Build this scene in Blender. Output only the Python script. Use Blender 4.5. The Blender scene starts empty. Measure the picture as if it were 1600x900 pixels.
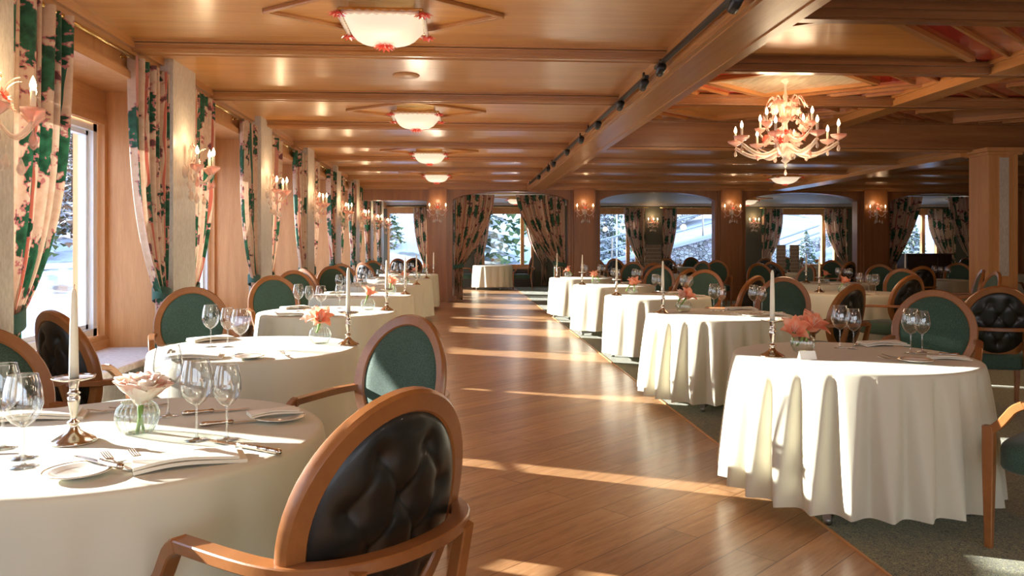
import bpy, math, random
from mathutils import Vector, Matrix
random.seed(7)
PI = math.pi
sc = bpy.context.scene
COL = sc.collection

# ---------------------------------------------------------------- camera, sky, sun, exposure
H = 1.34                      # eye height
YAW = math.atan(80 / 1200)
cam_d = bpy.data.cameras.new('camera')
cam_d.sensor_width = 36
cam_d.lens = 36 * 1200 / 1600
cam_d.shift_y = -65 / 1600
cam_d.clip_start = 0.05
cam_d.clip_end = 400
cam = bpy.data.objects.new('camera', cam_d)
COL.objects.link(cam)
cam.location = (0, 0, H)
cam.rotation_euler = (PI / 2, 0, -YAW)
sc.camera = cam

SUN_EL = math.radians(13.4)
SUN_AZ = (0.90, -0.405)        # horizontal direction the light travels
SUN_STRENGTH = 18.0
SKY_STRENGTH = 2.7
EXPOSURE = 0.88
world = bpy.data.worlds.new('sky')
sc.world = world
world.use_nodes = True
wn = world.node_tree
bg = wn.nodes['Background']
tc = wn.nodes.new('ShaderNodeTexCoord')
sp = wn.nodes.new('ShaderNodeSeparateXYZ')
cr = wn.nodes.new('ShaderNodeValToRGB')
cr.color_ramp.elements[0].position = 0.0
cr.color_ramp.elements[0].color = (0.95, 0.97, 1.0, 1)
cr.color_ramp.elements[1].position = 0.55
cr.color_ramp.elements[1].color = (0.42, 0.62, 1.0, 1)
wn.links.new(tc.outputs['Generated'], sp.inputs[0])
wn.links.new(sp.outputs['Z'], cr.inputs[0])
wn.links.new(cr.outputs[0], bg.inputs['Color'])
bg.inputs['Strength'].default_value = SKY_STRENGTH
sun_d = bpy.data.lights.new('sun', 'SUN')
sun_d.energy = SUN_STRENGTH
sun_d.angle = math.radians(0.6)
sun_d.color = (1.0, 0.96, 0.90)
sun = bpy.data.objects.new('sun', sun_d)
COL.objects.link(sun)
n_ = math.hypot(*SUN_AZ)
sdir = Vector((SUN_AZ[0] / n_ * math.cos(SUN_EL), SUN_AZ[1] / n_ * math.cos(SUN_EL), -math.sin(SUN_EL)))
sun.rotation_euler = sdir.to_track_quat('-Z', 'Y').to_euler()
sun.location = (-20, 15, 10)
sc.view_settings.view_transform = 'Standard'
sc.view_settings.look = 'None'
sc.view_settings.exposure = EXPOSURE
sc.view_settings.gamma = 1.0
sc.view_settings.use_curve_mapping = False
cy = sc.cycles
cy.max_bounces = 7
cy.diffuse_bounces = 4
cy.glossy_bounces = 3
cy.transmission_bounces = 4
cy.transparent_max_bounces = 24
cy.caustics_reflective = False
cy.caustics_refractive = False
cy.sample_clamp_indirect = 5.0
cy.use_adaptive_sampling = True

# ---------------------------------------------------------------- materials
def S(h):
    h = h.lstrip('#')
    v = [int(h[i:i + 2], 16) / 255 for i in (0, 2, 4)]
    return tuple((c / 12.92 if c <= .04045 else ((c + .055) / 1.055) ** 2.4) for c in v) + (1,)

class NT:
    def __init__(s, name):
        s.m = bpy.data.materials.new(name)
        s.m.use_nodes = True
        s.t = s.m.node_tree
        s.b = s.t.nodes['Principled BSDF']
        s.out = s.t.nodes['Material Output']
    def n(s, typ, ins=None, **kw):
        nd = s.t.nodes.new('ShaderNode' + typ)
        for k, v in kw.items():
            setattr(nd, k, v)
        for k, v in (ins or {}).items():
            s.set(nd.inputs[k], v)
        return nd
    def set(s, sock, v):
        if isinstance(v, bpy.types.NodeSocket):
            s.t.links.new(v, sock)
        elif isinstance(v, bpy.types.Node):
            s.t.links.new(v.outputs[0], sock)
        else:
            sock.default_value = v
    def P(s, **kw):
        for k, v in kw.items():
            s.set(s.b.inputs[k.replace('_', ' ')], v)
        return s
    def ramp(s, fac, *stops, interp='LINEAR'):
        r = s.n('ValToRGB')
        r.color_ramp.interpolation = interp
        el = r.color_ramp.elements
        while len(el) < len(stops):
            el.new(0.5)
        for e, (p, c) in zip(el, stops):
            e.position = p
            e.color = c
        s.set(r.inputs[0], fac)
        return r
    def coords(s, scale=(1, 1, 1), rot=(0, 0, 0), kind='Object', loc=(0, 0, 0)):
        t = s.n('TexCoord')
        mp = s.n('Mapping', {'Vector': t.outputs[kind], 'Scale': scale, 'Rotation': rot, 'Location': loc})
        return mp.outputs[0]
    def mix(s, fac, a, b, mode='MIX'):
        m = s.n('MixRGB', blend_type=mode)
        s.set(m.inputs[0], fac); s.set(m.inputs[1], a); s.set(m.inputs[2], b)
        return m.outputs[0]
    def math(s, op, a, b=0.0, c=0.0):
        m = s.n('Math', operation=op)
        s.set(m.inputs[0], a); s.set(m.inputs[1], b); s.set(m.inputs[2], c)
        return m.outputs[0]
    def bump(s, h, st=0.2, dist=0.01):
        b = s.n('Bump', {'Height': h, 'Strength': st, 'Distance': dist})
        s.set(s.b.inputs['Normal'], b.outputs[0])

def wood(name, c1, c2, scale, rough=0.3, rot=(0, 0, 0), coat=0.0, grain=1.0, streak=0.5):
    """scale: stretch of the grain, small along the grain"""
    w = NT(name)
    v = w.coords(scale, rot)
    big = w.n('TexNoise', {'Vector': v, 'Scale': 1.3, 'Detail': 6.0, 'Roughness': 0.62, 'Distortion': 0.5})
    v2 = w.coords(tuple(k * 5 for k in scale), rot)
    fine = w.n('TexNoise', {'Vector': v2, 'Scale': 3.0, 'Detail': 5.0, 'Roughness': 0.7})
    f = w.math('MULTIPLY_ADD', fine.outputs[0], 0.45 * grain, w.math('MULTIPLY', big.outputs[0], 0.7))
    r = w.ramp(f, (0.28, c2), (0.78, c1))
    w.P(Base_Color=r, Roughness=rough, Coat_Weight=coat, Coat_Roughness=0.2)
    w.bump(fine.outputs[0], 0.06, 0.01)
    return w.m

M = {}
M['ceiling_wood'] = wood('lacquered_ceiling_wood', S('dc9f58'), S('ab6c31'), (0.35, 5, 5), 0.30, coat=0.3)
M['beam_wood_x'] = wood('beam_wood_across', S('cb9258'), S('8f5b2e'), (0.35, 7, 7), 0.3, coat=0.2)
M['beam_wood_y'] = wood('beam_wood_along', S('d69c5a'), S('a56a32'), (7, 0.35, 7), 0.28, coat=0.25)
M['shaded_beam'] = wood('shaded_beam_wood', S('a87244'), S('6e4424'), (0.4, 7, 7), 0.3, coat=0.2)  # darker copy of the beam wood, that side's dimmer light put into the colour
M['panel_wood'] = wood('panelled_wall_wood', S('a26a3e'), S('704423'), (6, 6, 0.4), 0.35, coat=0.1)
M['oak'] = wood('pale_oak_jamb', S('d79f66'), S('b0743e'), (7, 7, 0.5), 0.42)
M['oak_y'] = wood('pale_oak_along', S('d79f66'), S('b0743e'), (7, 0.5, 7), 0.42)
M['chair_wood'] = wood('cherry_chair_wood', S('b0723c'), S('7c4a22'), (3, 3, 3), 0.36, coat=0.2, grain=0.5)
M['red_panel'] = NT('red_lacquer_panel').P(Base_Color=S('b8301f'), Roughness=0.12, Coat_Weight=0.5).m
M['orange_panel'] = wood('orange_lacquer_panel', S('c4683a'), S('9a4522'), (1, 6, 6), 0.15, coat=0.5)
def pale():
    w = NT('pale_painted_panel')
    nz = w.n('TexNoise', {'Vector': w.coords((6, 1, 1)), 'Scale': 4.0, 'Detail': 5.0})
    w.P(Base_Color=w.ramp(nz, (0.3, S('a49c86')), (0.7, S('c9c2ab'))), Roughness=0.25, Coat_Weight=0.3)
    return w.m
M['pale_panel'] = pale()
def linen_col():
    w = NT('pale_linen_wallcovering')
    nz = w.n('TexNoise', {'Vector': w.coords((14, 14, 5)), 'Scale': 4.0, 'Detail': 6.0, 'Roughness': .7})
    w.P(Base_Color=w.ramp(nz, (0.3, S('b3a99a')), (0.7, S('d6cdbf'))), Roughness=0.35)
    return w.m
M['linen'] = linen_col()
def floor_mat():
    w = NT('oak_floor_planks')
    v = w.coords((1, 1, 1), (0, 0, -math.radians(41)))
    br = w.n('TexBrick', {'Vector': v, 'Color1': (0, 0, 0, 1), 'Color2': (1, 1, 1, 1), 'Mortar': (.5, .5, .5, 1), 'Scale': 1.0,
                          'Mortar Size': 0.0022, 'Mortar Smooth': 0.2, 'Bias': 0.0, 'Brick Width': 1.9, 'Row Height': 0.19})
    br.offset = 0.37
    off = w.n('VectorMath', operation='MULTIPLY_ADD')
    w.set(off.inputs[0], br.outputs['Color']); off.inputs[1].default_value = (7, 3, 0); w.set(off.inputs[2], v)
    mp = w.n('Mapping', {'Vector': off.outputs[0], 'Scale': (1.2, 13, 1)})
    g = w.n('TexNoise', {'Vector': mp.outputs[0], 'Scale': 1.4, 'Detail': 7.0, 'Roughness': 0.62, 'Distortion': 1.3})
    f = w.n('TexNoise', {'Vector': mp.outputs[0], 'Scale': 9.0, 'Detail': 4.0, 'Roughness': 0.7})
    t = w.math('MULTIPLY_ADD', f.outputs[0], 0.35, w.math('MULTIPLY', g.outputs[0], 0.75))
    c = w.ramp(t, (0.33, S('8a6240')), (0.55, S('b2865c')), (0.8, S('caa27a')))
    tint = w.ramp(br.outputs['Color'], (0, (0.82, 0.80, 0.78, 1)), (1, (1.08, 1.06, 1.04, 1)))
    c2 = w.mix(1.0, c, tint, 'MULTIPLY')
    c3 = w.mix(br.outputs['Fac'], c2, S('5a3620'))
    w.P(Base_Color=c3, Roughness=w.math('MULTIPLY_ADD', g.outputs[0], 0.12, 0.27), Coat_Weight=0.15, Coat_Roughness=0.2)
    w.bump(w.math('SUBTRACT', w.math('MULTIPLY', f.outputs[0], .2), br.outputs['Fac']), 0.25, 0.003)
    return w.m
M['floor'] = floor_mat()
def carpet_mat():
    w = NT('green_swirl_carpet')
    v = w.coords((1, 1, 1))
    d = w.n('TexNoise', {'Vector': v, 'Scale': 30.0, 'Detail': 2.0})
    mixv = w.n('VectorMath', operation='MULTIPLY_ADD')
    w.set(mixv.inputs[0], d.outputs['Color']); mixv.inputs[1].default_value = (.06, .06, .06); w.set(mixv.inputs[2], v)
    wv = w.n('TexNoise', {'Vector': mixv.outputs[0], 'Scale': 34.0, 'Detail': 1.0, 'Roughness': .4, 'Distortion': 1.4})
    band = w.math('PINGPONG', w.math('MULTIPLY', wv.outputs[0], 7.0), 0.5)
    sq = w.ramp(band, (0.22, (0, 0, 0, 1)), (0.34, (1, 1, 1, 1)))
    c = w.mix(sq, S('444527'), S('929059'))
    w.P(Base_Color=c, Roughness=0.95)
    w.b.inputs['Sheen Weight'].default_value = 0.2
    w.bump(sq.outputs[0], 0.4, 0.004)
    return w.m
M['carpet'] = carpet_mat()
def cloth(name, col, trans=0.18):
    w = NT(name)
    wv = w.n('TexNoise', {'Vector': w.coords((1, 1, 1)), 'Scale': 420.0, 'Detail': 2.0})
    big = w.n('TexNoise', {'Vector': w.coords((1, 1, 1)), 'Scale': 7.0, 'Detail': 3.0})
    w.P(Base_Color=col, Roughness=0.85)
    w.b.inputs['Sheen Weight'].default_value = 0.15
    w.bump(w.math('ADD', w.math('MULTIPLY', wv.outputs[0], .15), big.outputs[0]), 0.12, 0.01)
    if trans:
        tr = w.n('BsdfTranslucent', {'Color': col})
        mx = w.n('MixShader', {0: trans})
        w.t.links.new(w.b.outputs[0], mx.inputs[1]); w.t.links.new(tr.outputs[0], mx.inputs[2])
        w.t.links.new(mx.outputs[0], w.out.inputs[0])
    return w.m
M['cloth'] = cloth('white_damask_tablecloth', S('dcd7c0'), 0.12)
M['napkin'] = cloth('folded_white_napkin', S('efe8d6'), 0.1)
def fabric(name, a, b, sc_=260.0):
    w = NT(name)
    nz = w.n('TexNoise', {'Vector': w.coords((1, 1, 1)), 'Scale': sc_, 'Detail': 2.0})
    w.P(Base_Color=w.ramp(nz, (0.35, a), (0.65, b)), Roughness=0.85)
    w.b.inputs['Sheen Weight'].default_value = 0.25
    w.bump(nz.outputs[0], 0.3, 0.002)
    return w.m
M['green_fabric'] = fabric('green_woven_upholstery', S('22392d'), S('43604f'))
M['tie'] = fabric('green_tieback_cloth', S('2f5247'), S('43695b'))
M['leather'] = NT('dark_green_leather').P(Base_Color=S('16150f'), Roughness=0.42, Coat_Weight=0.1).m
M['leather_groove'] = M['leather']
def curtain_mat():
    w = NT('leaf_print_curtain')
    uv = w.n('TexCoord').outputs['UV']
    sep = w.n('SeparateXYZ', {0: uv})
    u, v = sep.outputs[0], sep.outputs[1]
    nz = w.n('TexNoise', {'Vector': uv, 'Scale': 17.0, 'Detail': 2.0, 'Roughness': 0.55})
    wob = w.n('TexNoise', {'Vector': uv, 'Scale': 2.5, 'Detail': 1.0})
    uu = w.math('MULTIPLY_ADD', wob.outputs[0], 0.10, u)
    def leaf(scale, thr, loc):
        mp = w.n('Mapping', {'Vector': uv, 'Scale': scale, 'Location': loc})
        vo = w.n('TexVoronoi', {'Vector': mp.outputs[0], 'Scale': 1.0, 'Randomness': 0.45}, voronoi_dimensions='2D')
        d = w.math('MULTIPLY_ADD', w.math('SUBTRACT', nz.outputs[0], .5), 0.75, vo.outputs['Distance'])
        return w.math('LESS_THAN', d, thr), w.math('LESS_THAN', d, thr + 0.045)
    g1, p1 = leaf((2.7, 1.75, 1), 0.27, (0.3, 0.1, 0))
    g2, p2 = leaf((3.1, 2.6, 1), 0.07, (0.75, 0.6, 0))
    def stripe(period, ph, wd):
        s_ = w.math('PINGPONG', w.math('ADD', uu, ph), period / 2)
        return w.math('LESS_THAN', s_, wd)
    base = w.ramp(nz, (0.3, S('c39f80')), (0.75, S('d6b99d')))
    c = w.mix(stripe(0.62, 0.05, 0.014), base, S('b8604a'))
    c = w.mix(stripe(0.62, 0.16, 0.016), c, S('2f5a44'))
    c = w.mix(stripe(0.62, 0.35, 0.018), c, S('b97c66'))
    c = w.mix(p2, c, S('b9736a'))
    c = w.mix(g2, c, S('6a3c3c'))
    c = w.mix(p1, c, S('b4706a'))
    gcol = w.ramp(nz, (0.35, S('143c26')), (0.7, S('2f6a48')))
    c = w.mix(g1, c, gcol)
    w.P(Base_Color=c, Roughness=0.75)
    w.b.inputs['Sheen Weight'].default_value = 0.1
    tr = w.n('BsdfTranslucent', {'Color': c})
    mx = w.n('MixShader', {0: 0.13})
    w.t.links.new(w.b.outputs[0], mx.inputs[1]); w.t.links.new(tr.outputs[0], mx.inputs[2])
    w.t.links.new(mx.outputs[0], w.out.inputs[0])
    return w.m
M['curtain'] = curtain_mat()
def thin_glass(name, tint, refl=0.06, edge=0.65, edgecol=(0.55, 0.6, 0.6, 1), blend=0.35, rough=0.02):
    w = NT(name)
    lw = w.n('LayerWeight', {'Blend': blend})
    tcol = w.mix(w.math('POWER', lw.outputs['Facing'], 2.0), tint, edgecol)
    tr = w.n('BsdfTransparent', {'Color': tcol})
    gl = w.n('BsdfGlossy', {'Color': (1, 1, 1, 1), 'Roughness': rough})
    fac = w.math('MULTIPLY_ADD', w.math('POWER', lw.outputs['Facing'], 2.5), edge, refl)
    mx = w.n('MixShader', {0: fac})
    w.t.links.new(tr.outputs[0], mx.inputs[1]); w.t.links.new(gl.outputs[0], mx.inputs[2])
    w.t.links.new(mx.outputs[0], w.out.inputs[0])
    return w.m
M['glass'] = thin_glass('clear_wine_glass', (0.95, 0.96, 0.96, 1), 0.13, 0.9, (0.42, 0.42, 0.42, 1), 0.45)
M['vase_glass'] = thin_glass('ribbed_clear_vase_glass', (0.95, 0.98, 0.97, 1), 0.12, 0.75, (0.5, 0.58, 0.55, 1), .45)
M['water'] = thin_glass('water', (0.97, 0.99, 0.98, 1), 0.04, 0.3, (0.8, 0.88, 0.84, 1))
M['pane'] = thin_glass('window_pane', (0.91, 0.925, 0.93, 1), 0.03, 0.5, (0.8, 0.86, 0.86, 1), 0.2)
def crystal(name, col, rough=0.08, mixf=0.55):
    w = NT(name)
    w.P(Base_Color=col, Roughness=rough, Coat_Weight=0.8, IOR=1.5)
    tr = w.n('BsdfTransparent', {'Color': (min(1, col[0] * 1.1), col[1], col[2], 1)})
    lw = w.n('LayerWeight', {'Blend': 0.5})
    mx = w.n('MixShader', {0: w.math('MULTIPLY_ADD', lw.outputs['Facing'], 0.5, 1 - mixf - 0.2)})
    w.t.links.new(tr.outputs[0], mx.inputs[1]); w.t.links.new(w.b.outputs[0], mx.inputs[2])
    w.t.links.new(mx.outputs[0], w.out.inputs[0])
    return w.m
M['crystal'] = crystal('clear_blown_glass', S('f5efe4'), mixf=.45)
M['pink_glass'] = crystal('pink_blown_glass', S('f5d9cd'), mixf=.45)
M['coral_glass'] = crystal('coral_blown_glass', S('e0705c'), mixf=0.15)
M['brass'] = NT('polished_brass').P(Base_Color=S('d8b878'), Metallic=1.0, Roughness=0.22).m
M['silver'] = NT('silver').P(Base_Color=S('cfc6ba'), Metallic=1.0, Roughness=0.16).m
M['steel'] = NT('brushed_steel').P(Base_Color=S('a8a6a0'), Metallic=1.0, Roughness=0.3).m
M['black_metal'] = NT('black_metal').P(Base_Color=S('1a1a1a'), Roughness=0.4).m
M['wax'] = NT('ivory_wax').P(Base_Color=S('efe9d2'), Roughness=0.4, Subsurface_Weight=0.0).m
M['wick'] = NT('dark_wick').P(Base_Color=S('2a2622'), Roughness=0.9).m
M['china'] = NT('white_china').P(Base_Color=S('f0eee4'), Roughness=0.12, Coat_Weight=0.5).m
M['white_frame'] = NT('white_window_frame').P(Base_Color=S('e4e8ec'), Roughness=0.35).m
M['grey_frame'] = NT('grey_rubber_seal').P(Base_Color=S('7d8086'), Roughness=0.5).m
M['taupe'] = fabric('taupe_wallcovering', S('5f5a4c'), S('6d6757'), 60.0)
M['rear_ceiling'] = NT('off_white_ceiling').P(Base_Color=S('b9b4aa'), Roughness=0.6).m
M['sill'] = fabric('pale_stone_sill', S('cfc3bd'), S('e2d9d4'), 30.0)
M['white_paper'] = NT('white_card').P(Base_Color=S('f2efe8'), Roughness=0.7).m
M['dark_brown'] = wood('dark_brown_wood', S('4a2f22'), S('2c1a12'), (1, 6, 6), 0.3)
M['green_stem'] = NT('flower_stem').P(Base_Color=S('7ea648'), Roughness=0.5).m
def petal(name, a, b):
    w = NT(name)
    nz = w.n('TexNoise', {'Vector': w.coords((1, 1, 1)), 'Scale': 26.0, 'Detail': 3.0})
    c = w.ramp(nz, (0.35, a), (0.68, b))
    w.P(Base_Color=c, Roughness=0.6)
    tr = w.n('BsdfTranslucent', {'Color': c})
    mx = w.n('MixShader', {0: 0.35})
    w.t.links.new(w.b.outputs[0], mx.inputs[1]); w.t.links.new(tr.outputs[0], mx.inputs[2])
    w.t.links.new(mx.outputs[0], w.out.inputs[0])
    return w.m
M['coral_petal'] = petal('coral_petals', S('f2946e'), S('fbc2a4'))
M['pale_petal'] = petal('blush_petals', S('f4e2d2'), S('faf5ea'))
M['pink_petal'] = petal('pink_petals', S('f0bfae'), S('f7ded0'))
def emis(name, col, st):
    w = NT(name)
    w.P(Base_Color=col, Emission_Color=col, Emission_Strength=st)
    return w.m
M['bulb'] = emis('lit_candle_bulb', (1.0, 0.72, 0.40, 1), 9.0)
M['bowl'] = emis('lit_frosted_glass_bowl', (1.0, 0.78, 0.56, 1), 0.42)
M['bowl'].node_tree.nodes['Principled BSDF'].inputs['Base Color'].default_value = (.42, .36, .29, 1)
M['lens'] = emis('lit_spot_lens', (1.0, 0.85, 0.65, 1), 4.0)
def snow_mat():
    w = NT('snow')
    nz = w.n('TexNoise', {'Vector': w.coords((1, 1, 1)), 'Scale': 0.6, 'Detail': 8.0, 'Roughness': .6})
    n2 = w.n('TexNoise', {'Vector': w.coords((1, 1, 2.5)), 'Scale': 0.28, 'Detail': 5.0, 'Roughness': .65})
    c = w.ramp(n2, (0.57, S('c3ccda')), (0.64, S('7d7a74')))
    w.P(Base_Color=c, Roughness=0.8)
    w.bump(nz.outputs[0], 0.5, 0.4)
    return w.m
M['snow'] = snow_mat()
M['clean_snow'] = NT('clean_snow').P(Base_Color=S('aeb8c8'), Roughness=0.8).m
def foliage(name, a, b, thr=0.35):
    w = NT(name)
    geo = w.n('NewGeometry')
    z = w.n('SeparateXYZ', {0: geo.outputs['Normal']}).outputs[2]
    nz = w.n('TexNoise', {'Vector': w.coords((1, 1, 1)), 'Scale': 1.6, 'Detail': 4.0})
    green = w.ramp(nz, (0.3, a), (0.7, b))
    f = w.math('GREATER_THAN', w.math('MULTIPLY_ADD', nz.outputs[0], 0.9, z), 0.45 + thr)
    w.P(Base_Color=w.mix(f, green, S('d5dce6')), Roughness=0.85)
    return w.m
M['evergreen'] = foliage('snowy_evergreen_needles', S('2f4a34'), S('71874e'), 0.66)
M['larch'] = foliage('snowy_larch_twigs', S('6a5040'), S('94765e'), 0.5)
M['bark'] = NT('bark').P(Base_Color=S('57402f'), Roughness=0.9).m
def stone():
    w = NT('rubble_stone_wall')
    vo = w.n('TexVoronoi', {'Vector': w.coords((1, 1, 1.3)), 'Scale': 6.0}, feature='DISTANCE_TO_EDGE')
    v2 = w.n('TexVoronoi', {'Vector': w.coords((1, 1, 1.3)), 'Scale': 6.0})
    c = w.mix(w.math('LESS_THAN', vo.outputs[0], 0.06), w.mix(0.35, S('8d8a84'), v2.outputs['Color']), S('4c4a46'))
    hs = w.n('HueSaturation', {'Saturation': 0.15, 'Color': c})
    w.P(Base_Color=hs.outputs[0], Roughness=0.9)
    w.bump(vo.outputs[0], 0.6, 0.1)
    return w.m
M['stone'] = stone()
def board_mat():
    w = NT('brown_patterned_weave')
    b = w.n('TexBrick', {'Vector': w.coords((1, 1, 1), (PI / 2, 0, 0)), 'Color1': S('3a2a22'), 'Color2': S('5a4638'), 'Mortar': S('a39684'),
                         'Scale': 9.0, 'Mortar Size': 0.04, 'Brick Width': 0.25, 'Row Height': 0.7})
    w.P(Base_Color=b.outputs[0], Roughness=0.7)
    return w.m
M['weave'] = board_mat()

# ---------------------------------------------------------------- mesh building
class MB:
    def __init__(s):
        s.v = []; s.f = []; s.uv = None
    def add(s, vs, fs):
        o = len(s.v)
        s.v += [tuple(p) for p in vs]
        s.f += [tuple(i + o for i in f) for f in fs]
        return s
    def box(s, x0, x1, y0, y1, z0, z1, ch=0.0):
        if ch <= 0:
            vs = [(x, y, z) for z in (z0, z1) for y in (y0, y1) for x in (x0, x1)]
            return s.add(vs, [(0, 2, 3, 1), (4, 5, 7, 6), (0, 1, 5, 4), (2, 6, 7, 3), (0, 4, 6, 2), (1, 3, 7, 5)])
        P = []
        def ring(z, i):
            return [(x0 + i + ch, y0 + i, z), (x1 - i - ch, y0 + i, z), (x1 - i, y0 + i + ch, z), (x1 - i, y1 - i - ch, z),
                    (x1 - i - ch, y1 - i, z), (x0 + i + ch, y1 - i, z), (x0 + i, y1 - i - ch, z), (x0 + i, y0 + i + ch, z)]
        for z, i in ((z0, ch), (z0 + ch, 0), (z1 - ch, 0), (z1, ch)):
            P += ring(z, i)
        F = [tuple(reversed(range(8))), tuple(range(24, 32))]
        for k in range(3):
            for j in range(8):
                F.append((k * 8 + j, k * 8 + (j + 1) % 8, (k + 1) * 8 + (j + 1) % 8, (k + 1) * 8 + j))
        return s.add(P, F)
    def obox(s, c, sx, sy, sz, rz=0, tilt=0):
        m = Matrix.Translation(c) @ Matrix.Rotation(rz, 4, 'Z') @ Matrix.Rotation(tilt, 4, 'X')
        vs = [m @ Vector((x * sx / 2, y * sy / 2, z * sz / 2)) for z in (-1, 1) for y in (-1, 1) for x in (-1, 1)]
        return s.add(vs, [(0, 2, 3, 1), (4, 5, 7, 6), (0, 1, 5, 4), (2, 6, 7, 3), (0, 4, 6, 2), (1, 3, 7, 5)])
    def lathe(s, prof, n=32, c=(0, 0, 0), rib=None, caps=(True, True)):
        vs = []
        for (r, z) in prof:
            for k in range(n):
                a = 2 * PI * k / n
                q = r * (1 + (rib(a, z) if rib else 0))
                vs.append((c[0] + q * math.cos(a), c[1] + q * math.sin(a), c[2] + z))
        fs = []
        m = len(prof)
        for i in range(m - 1):
            for k in range(n):
                fs.append((i * n + k, i * n + (k + 1) % n, (i + 1) * n + (k + 1) % n, (i + 1) * n + k))
        if caps[0] and prof[0][0] > 1e-5:
            fs.append(tuple(reversed(range(n))))
        if caps[1] and prof[-1][0] > 1e-5:
            fs.append(tuple(range((m - 1) * n, m * n)))
        return s.add(vs, fs)
    def tube(s, path, rad, n=8, closed=False):
        path = [Vector(p) for p in path]
        m = len(path)
        rads = rad if isinstance(rad, (list, tuple)) else [rad] * m
        sec = [(math.cos(2 * PI * k / n), math.sin(2 * PI * k / n)) for k in range(n)]
        return s._sweep(path, [[(a * r, b * r) for a, b in sec] for r in rads], closed)
    def bar(s, path, w, h, closed=False, up=(0, 0, 1), ch=0.22):
        """rectangular section: w sideways, h along up; w/h may be lists"""
        path = [Vector(p) for p in path]
        m = len(path)
        W = w if isinstance(w, (list, tuple)) else [w] * m
        Hh = h if isinstance(h, (list, tuple)) else [h] * m
        secs = []
        for a, b in zip(W, Hh):
            a, b = a / 2, b / 2
            c = min(a, b) * ch
            secs.append([(a, -b + c), (a, b - c), (a - c, b), (-a + c, b), (-a, b - c), (-a, -b + c), (-a + c, -b), (a - c, -b)])
        return s._sweep(path, secs, closed, Vector(up))
    def _sweep(s, path, secs, closed, up=None):
        m = len(path); n = len(secs[0])
        vs = []
        prev = None
        for i, p in enumerate(path):
            if closed:
                t = path[(i + 1) % m] - path[i - 1]
            else:
                t = path[min(i + 1, m - 1)] - path[max(i - 1, 0)]
            t.normalize()
            if up is not None:
                side = t.cross(up)
                if side.length < 1e-4:
                    side = prev or t.orthogonal()
                side = side.normalized()
            else:
                if prev is None:
                    side = t.cross(Vector((0.01, 0.02, 1)))
                    if side.length < .05:
                        side = t.cross(Vector((1, 0, 0)))
                else:
                    side = prev - t * prev.dot(t)
                side = side.normalized()
            prev = side
            u2 = side.cross(t).normalized()
            for a, b in secs[i]:
                vs.append(p + side * a + u2 * b)
        fs = []
        for i in range(m if closed else m - 1):
            j = (i + 1) % m
            for k in range(n):
                k2 = (k + 1) % n
                fs.append((i * n + k, j * n + k, j * n + k2, i * n + k2))
        if not closed:
            fs.append(tuple(range(n)))
            fs.append(tuple(reversed(range((m - 1) * n, m * n))))
        return s.add(vs, fs)
    def sphere(s, c, r, n=10, m=6, sq=(1, 1, 1)):
        prof = []
        vs = [(c[0], c[1], c[2] - r * sq[2])]
        for i in range(1, m):
            a = -PI / 2 + PI * i / m
            for k in range(n):
                b = 2 * PI * k / n
                vs.append((c[0] + r * sq[0] * math.cos(a) * math.cos(b), c[1] + r * sq[1] * math.cos(a) * math.sin(b), c[2] + r * sq[2] * math.sin(a)))
        vs.append((c[0], c[1], c[2] + r * sq[2]))
        fs = [(0, 1 + (k + 1) % n, 1 + k) for k in range(n)]
        for i in range(m - 2):
            for k in range(n):
                a, b = 1 + i * n + k, 1 + i * n + (k + 1) % n
                fs.append((a, b, b + n, a + n))
        L = len(vs) - 1
        o = 1 + (m - 2) * n
        fs += [(o + k, o + (k + 1) % n, L) for k in range(n)]
        return s.add(vs, fs)
    def grid(s, pts):
        """pts[i][j] -> quads"""
        m, n = len(pts), len(pts[0])
        return s.add([p for r in pts for p in r], [(i * n + j, i * n + j + 1, (i + 1) * n + j + 1, (i + 1) * n + j) for i in range(m - 1) for j in range(n - 1)])
    def xf(s, m):
        s.v = [tuple(m @ Vector(p)) for p in s.v]
        return s
    def build(s, name, mat, parent=None, smooth=False, loc=None, rz=None, angle=None):
        me = bpy.data.meshes.new(name)
        me.from_pydata(s.v, [], s.f)
        me.materials.append(M[mat] if isinstance(mat, str) else mat)
        if s.uv:
            l = me.uv_layers.new(name='UVMap')
            for li, lp in enumerate(me.loops):
                l.data[li].uv = s.uv[lp.vertex_index]
        if smooth or angle:
            me.polygons.foreach_set('use_smooth', [True] * len(me.polygons))
            if angle:
                me.set_sharp_from_angle(angle=math.radians(angle))
        me.update()
        o = bpy.data.objects.new(name, me)
        COL.objects.link(o)
        if parent:
            o.parent = parent
        if loc is not None:
            o.location = loc
        if rz is not None:
            o.rotation_euler = (0, 0, rz)
        return o

LABELS = {}
def tag(o, label, cat, group=None, kind=None):
    if label in LABELS and not group:
        print('DUP LABEL', label)
    LABELS[label] = 1
    o['label'] = label
    o['category'] = cat
    if group: o['group'] = group
    if kind: o['kind'] = kind
    return o
def empty(name, loc=(0, 0, 0), rz=0, label=None, cat=None, group=None, kind=None):
    o = bpy.data.objects.new(name, None)
    o.empty_display_size = 0.1
    COL.objects.link(o)
    o.location = loc
    o.rotation_euler = (0, 0, rz)
    if label: tag(o, label, cat, group, kind)
    elif kind: o['kind'] = kind
    return o
def copy_tree(o, parent=None):
    c = o.copy()
    COL.objects.link(c)
    c.parent = parent
    for ch in list(o.children):
        copy_tree(ch, c)
    return c
class Proto:
    """the first placement uses the built thing itself, later ones are copies"""
    def __init__(s, root):
        s.root = root; s.used = False
    def put(s, loc, rz, label, cat, group=None, tilt=None, scale=None):
        o = copy_tree(s.root) if s.used else s.root
        s.used = True
        o.location = loc
        o.rotation_euler = (tilt[0], tilt[1], rz) if tilt else (0, 0, rz)
        o.scale = (scale,) * 3 if scale else (1, 1, 1)
        tag(o, label, cat, group)
        return o
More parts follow.
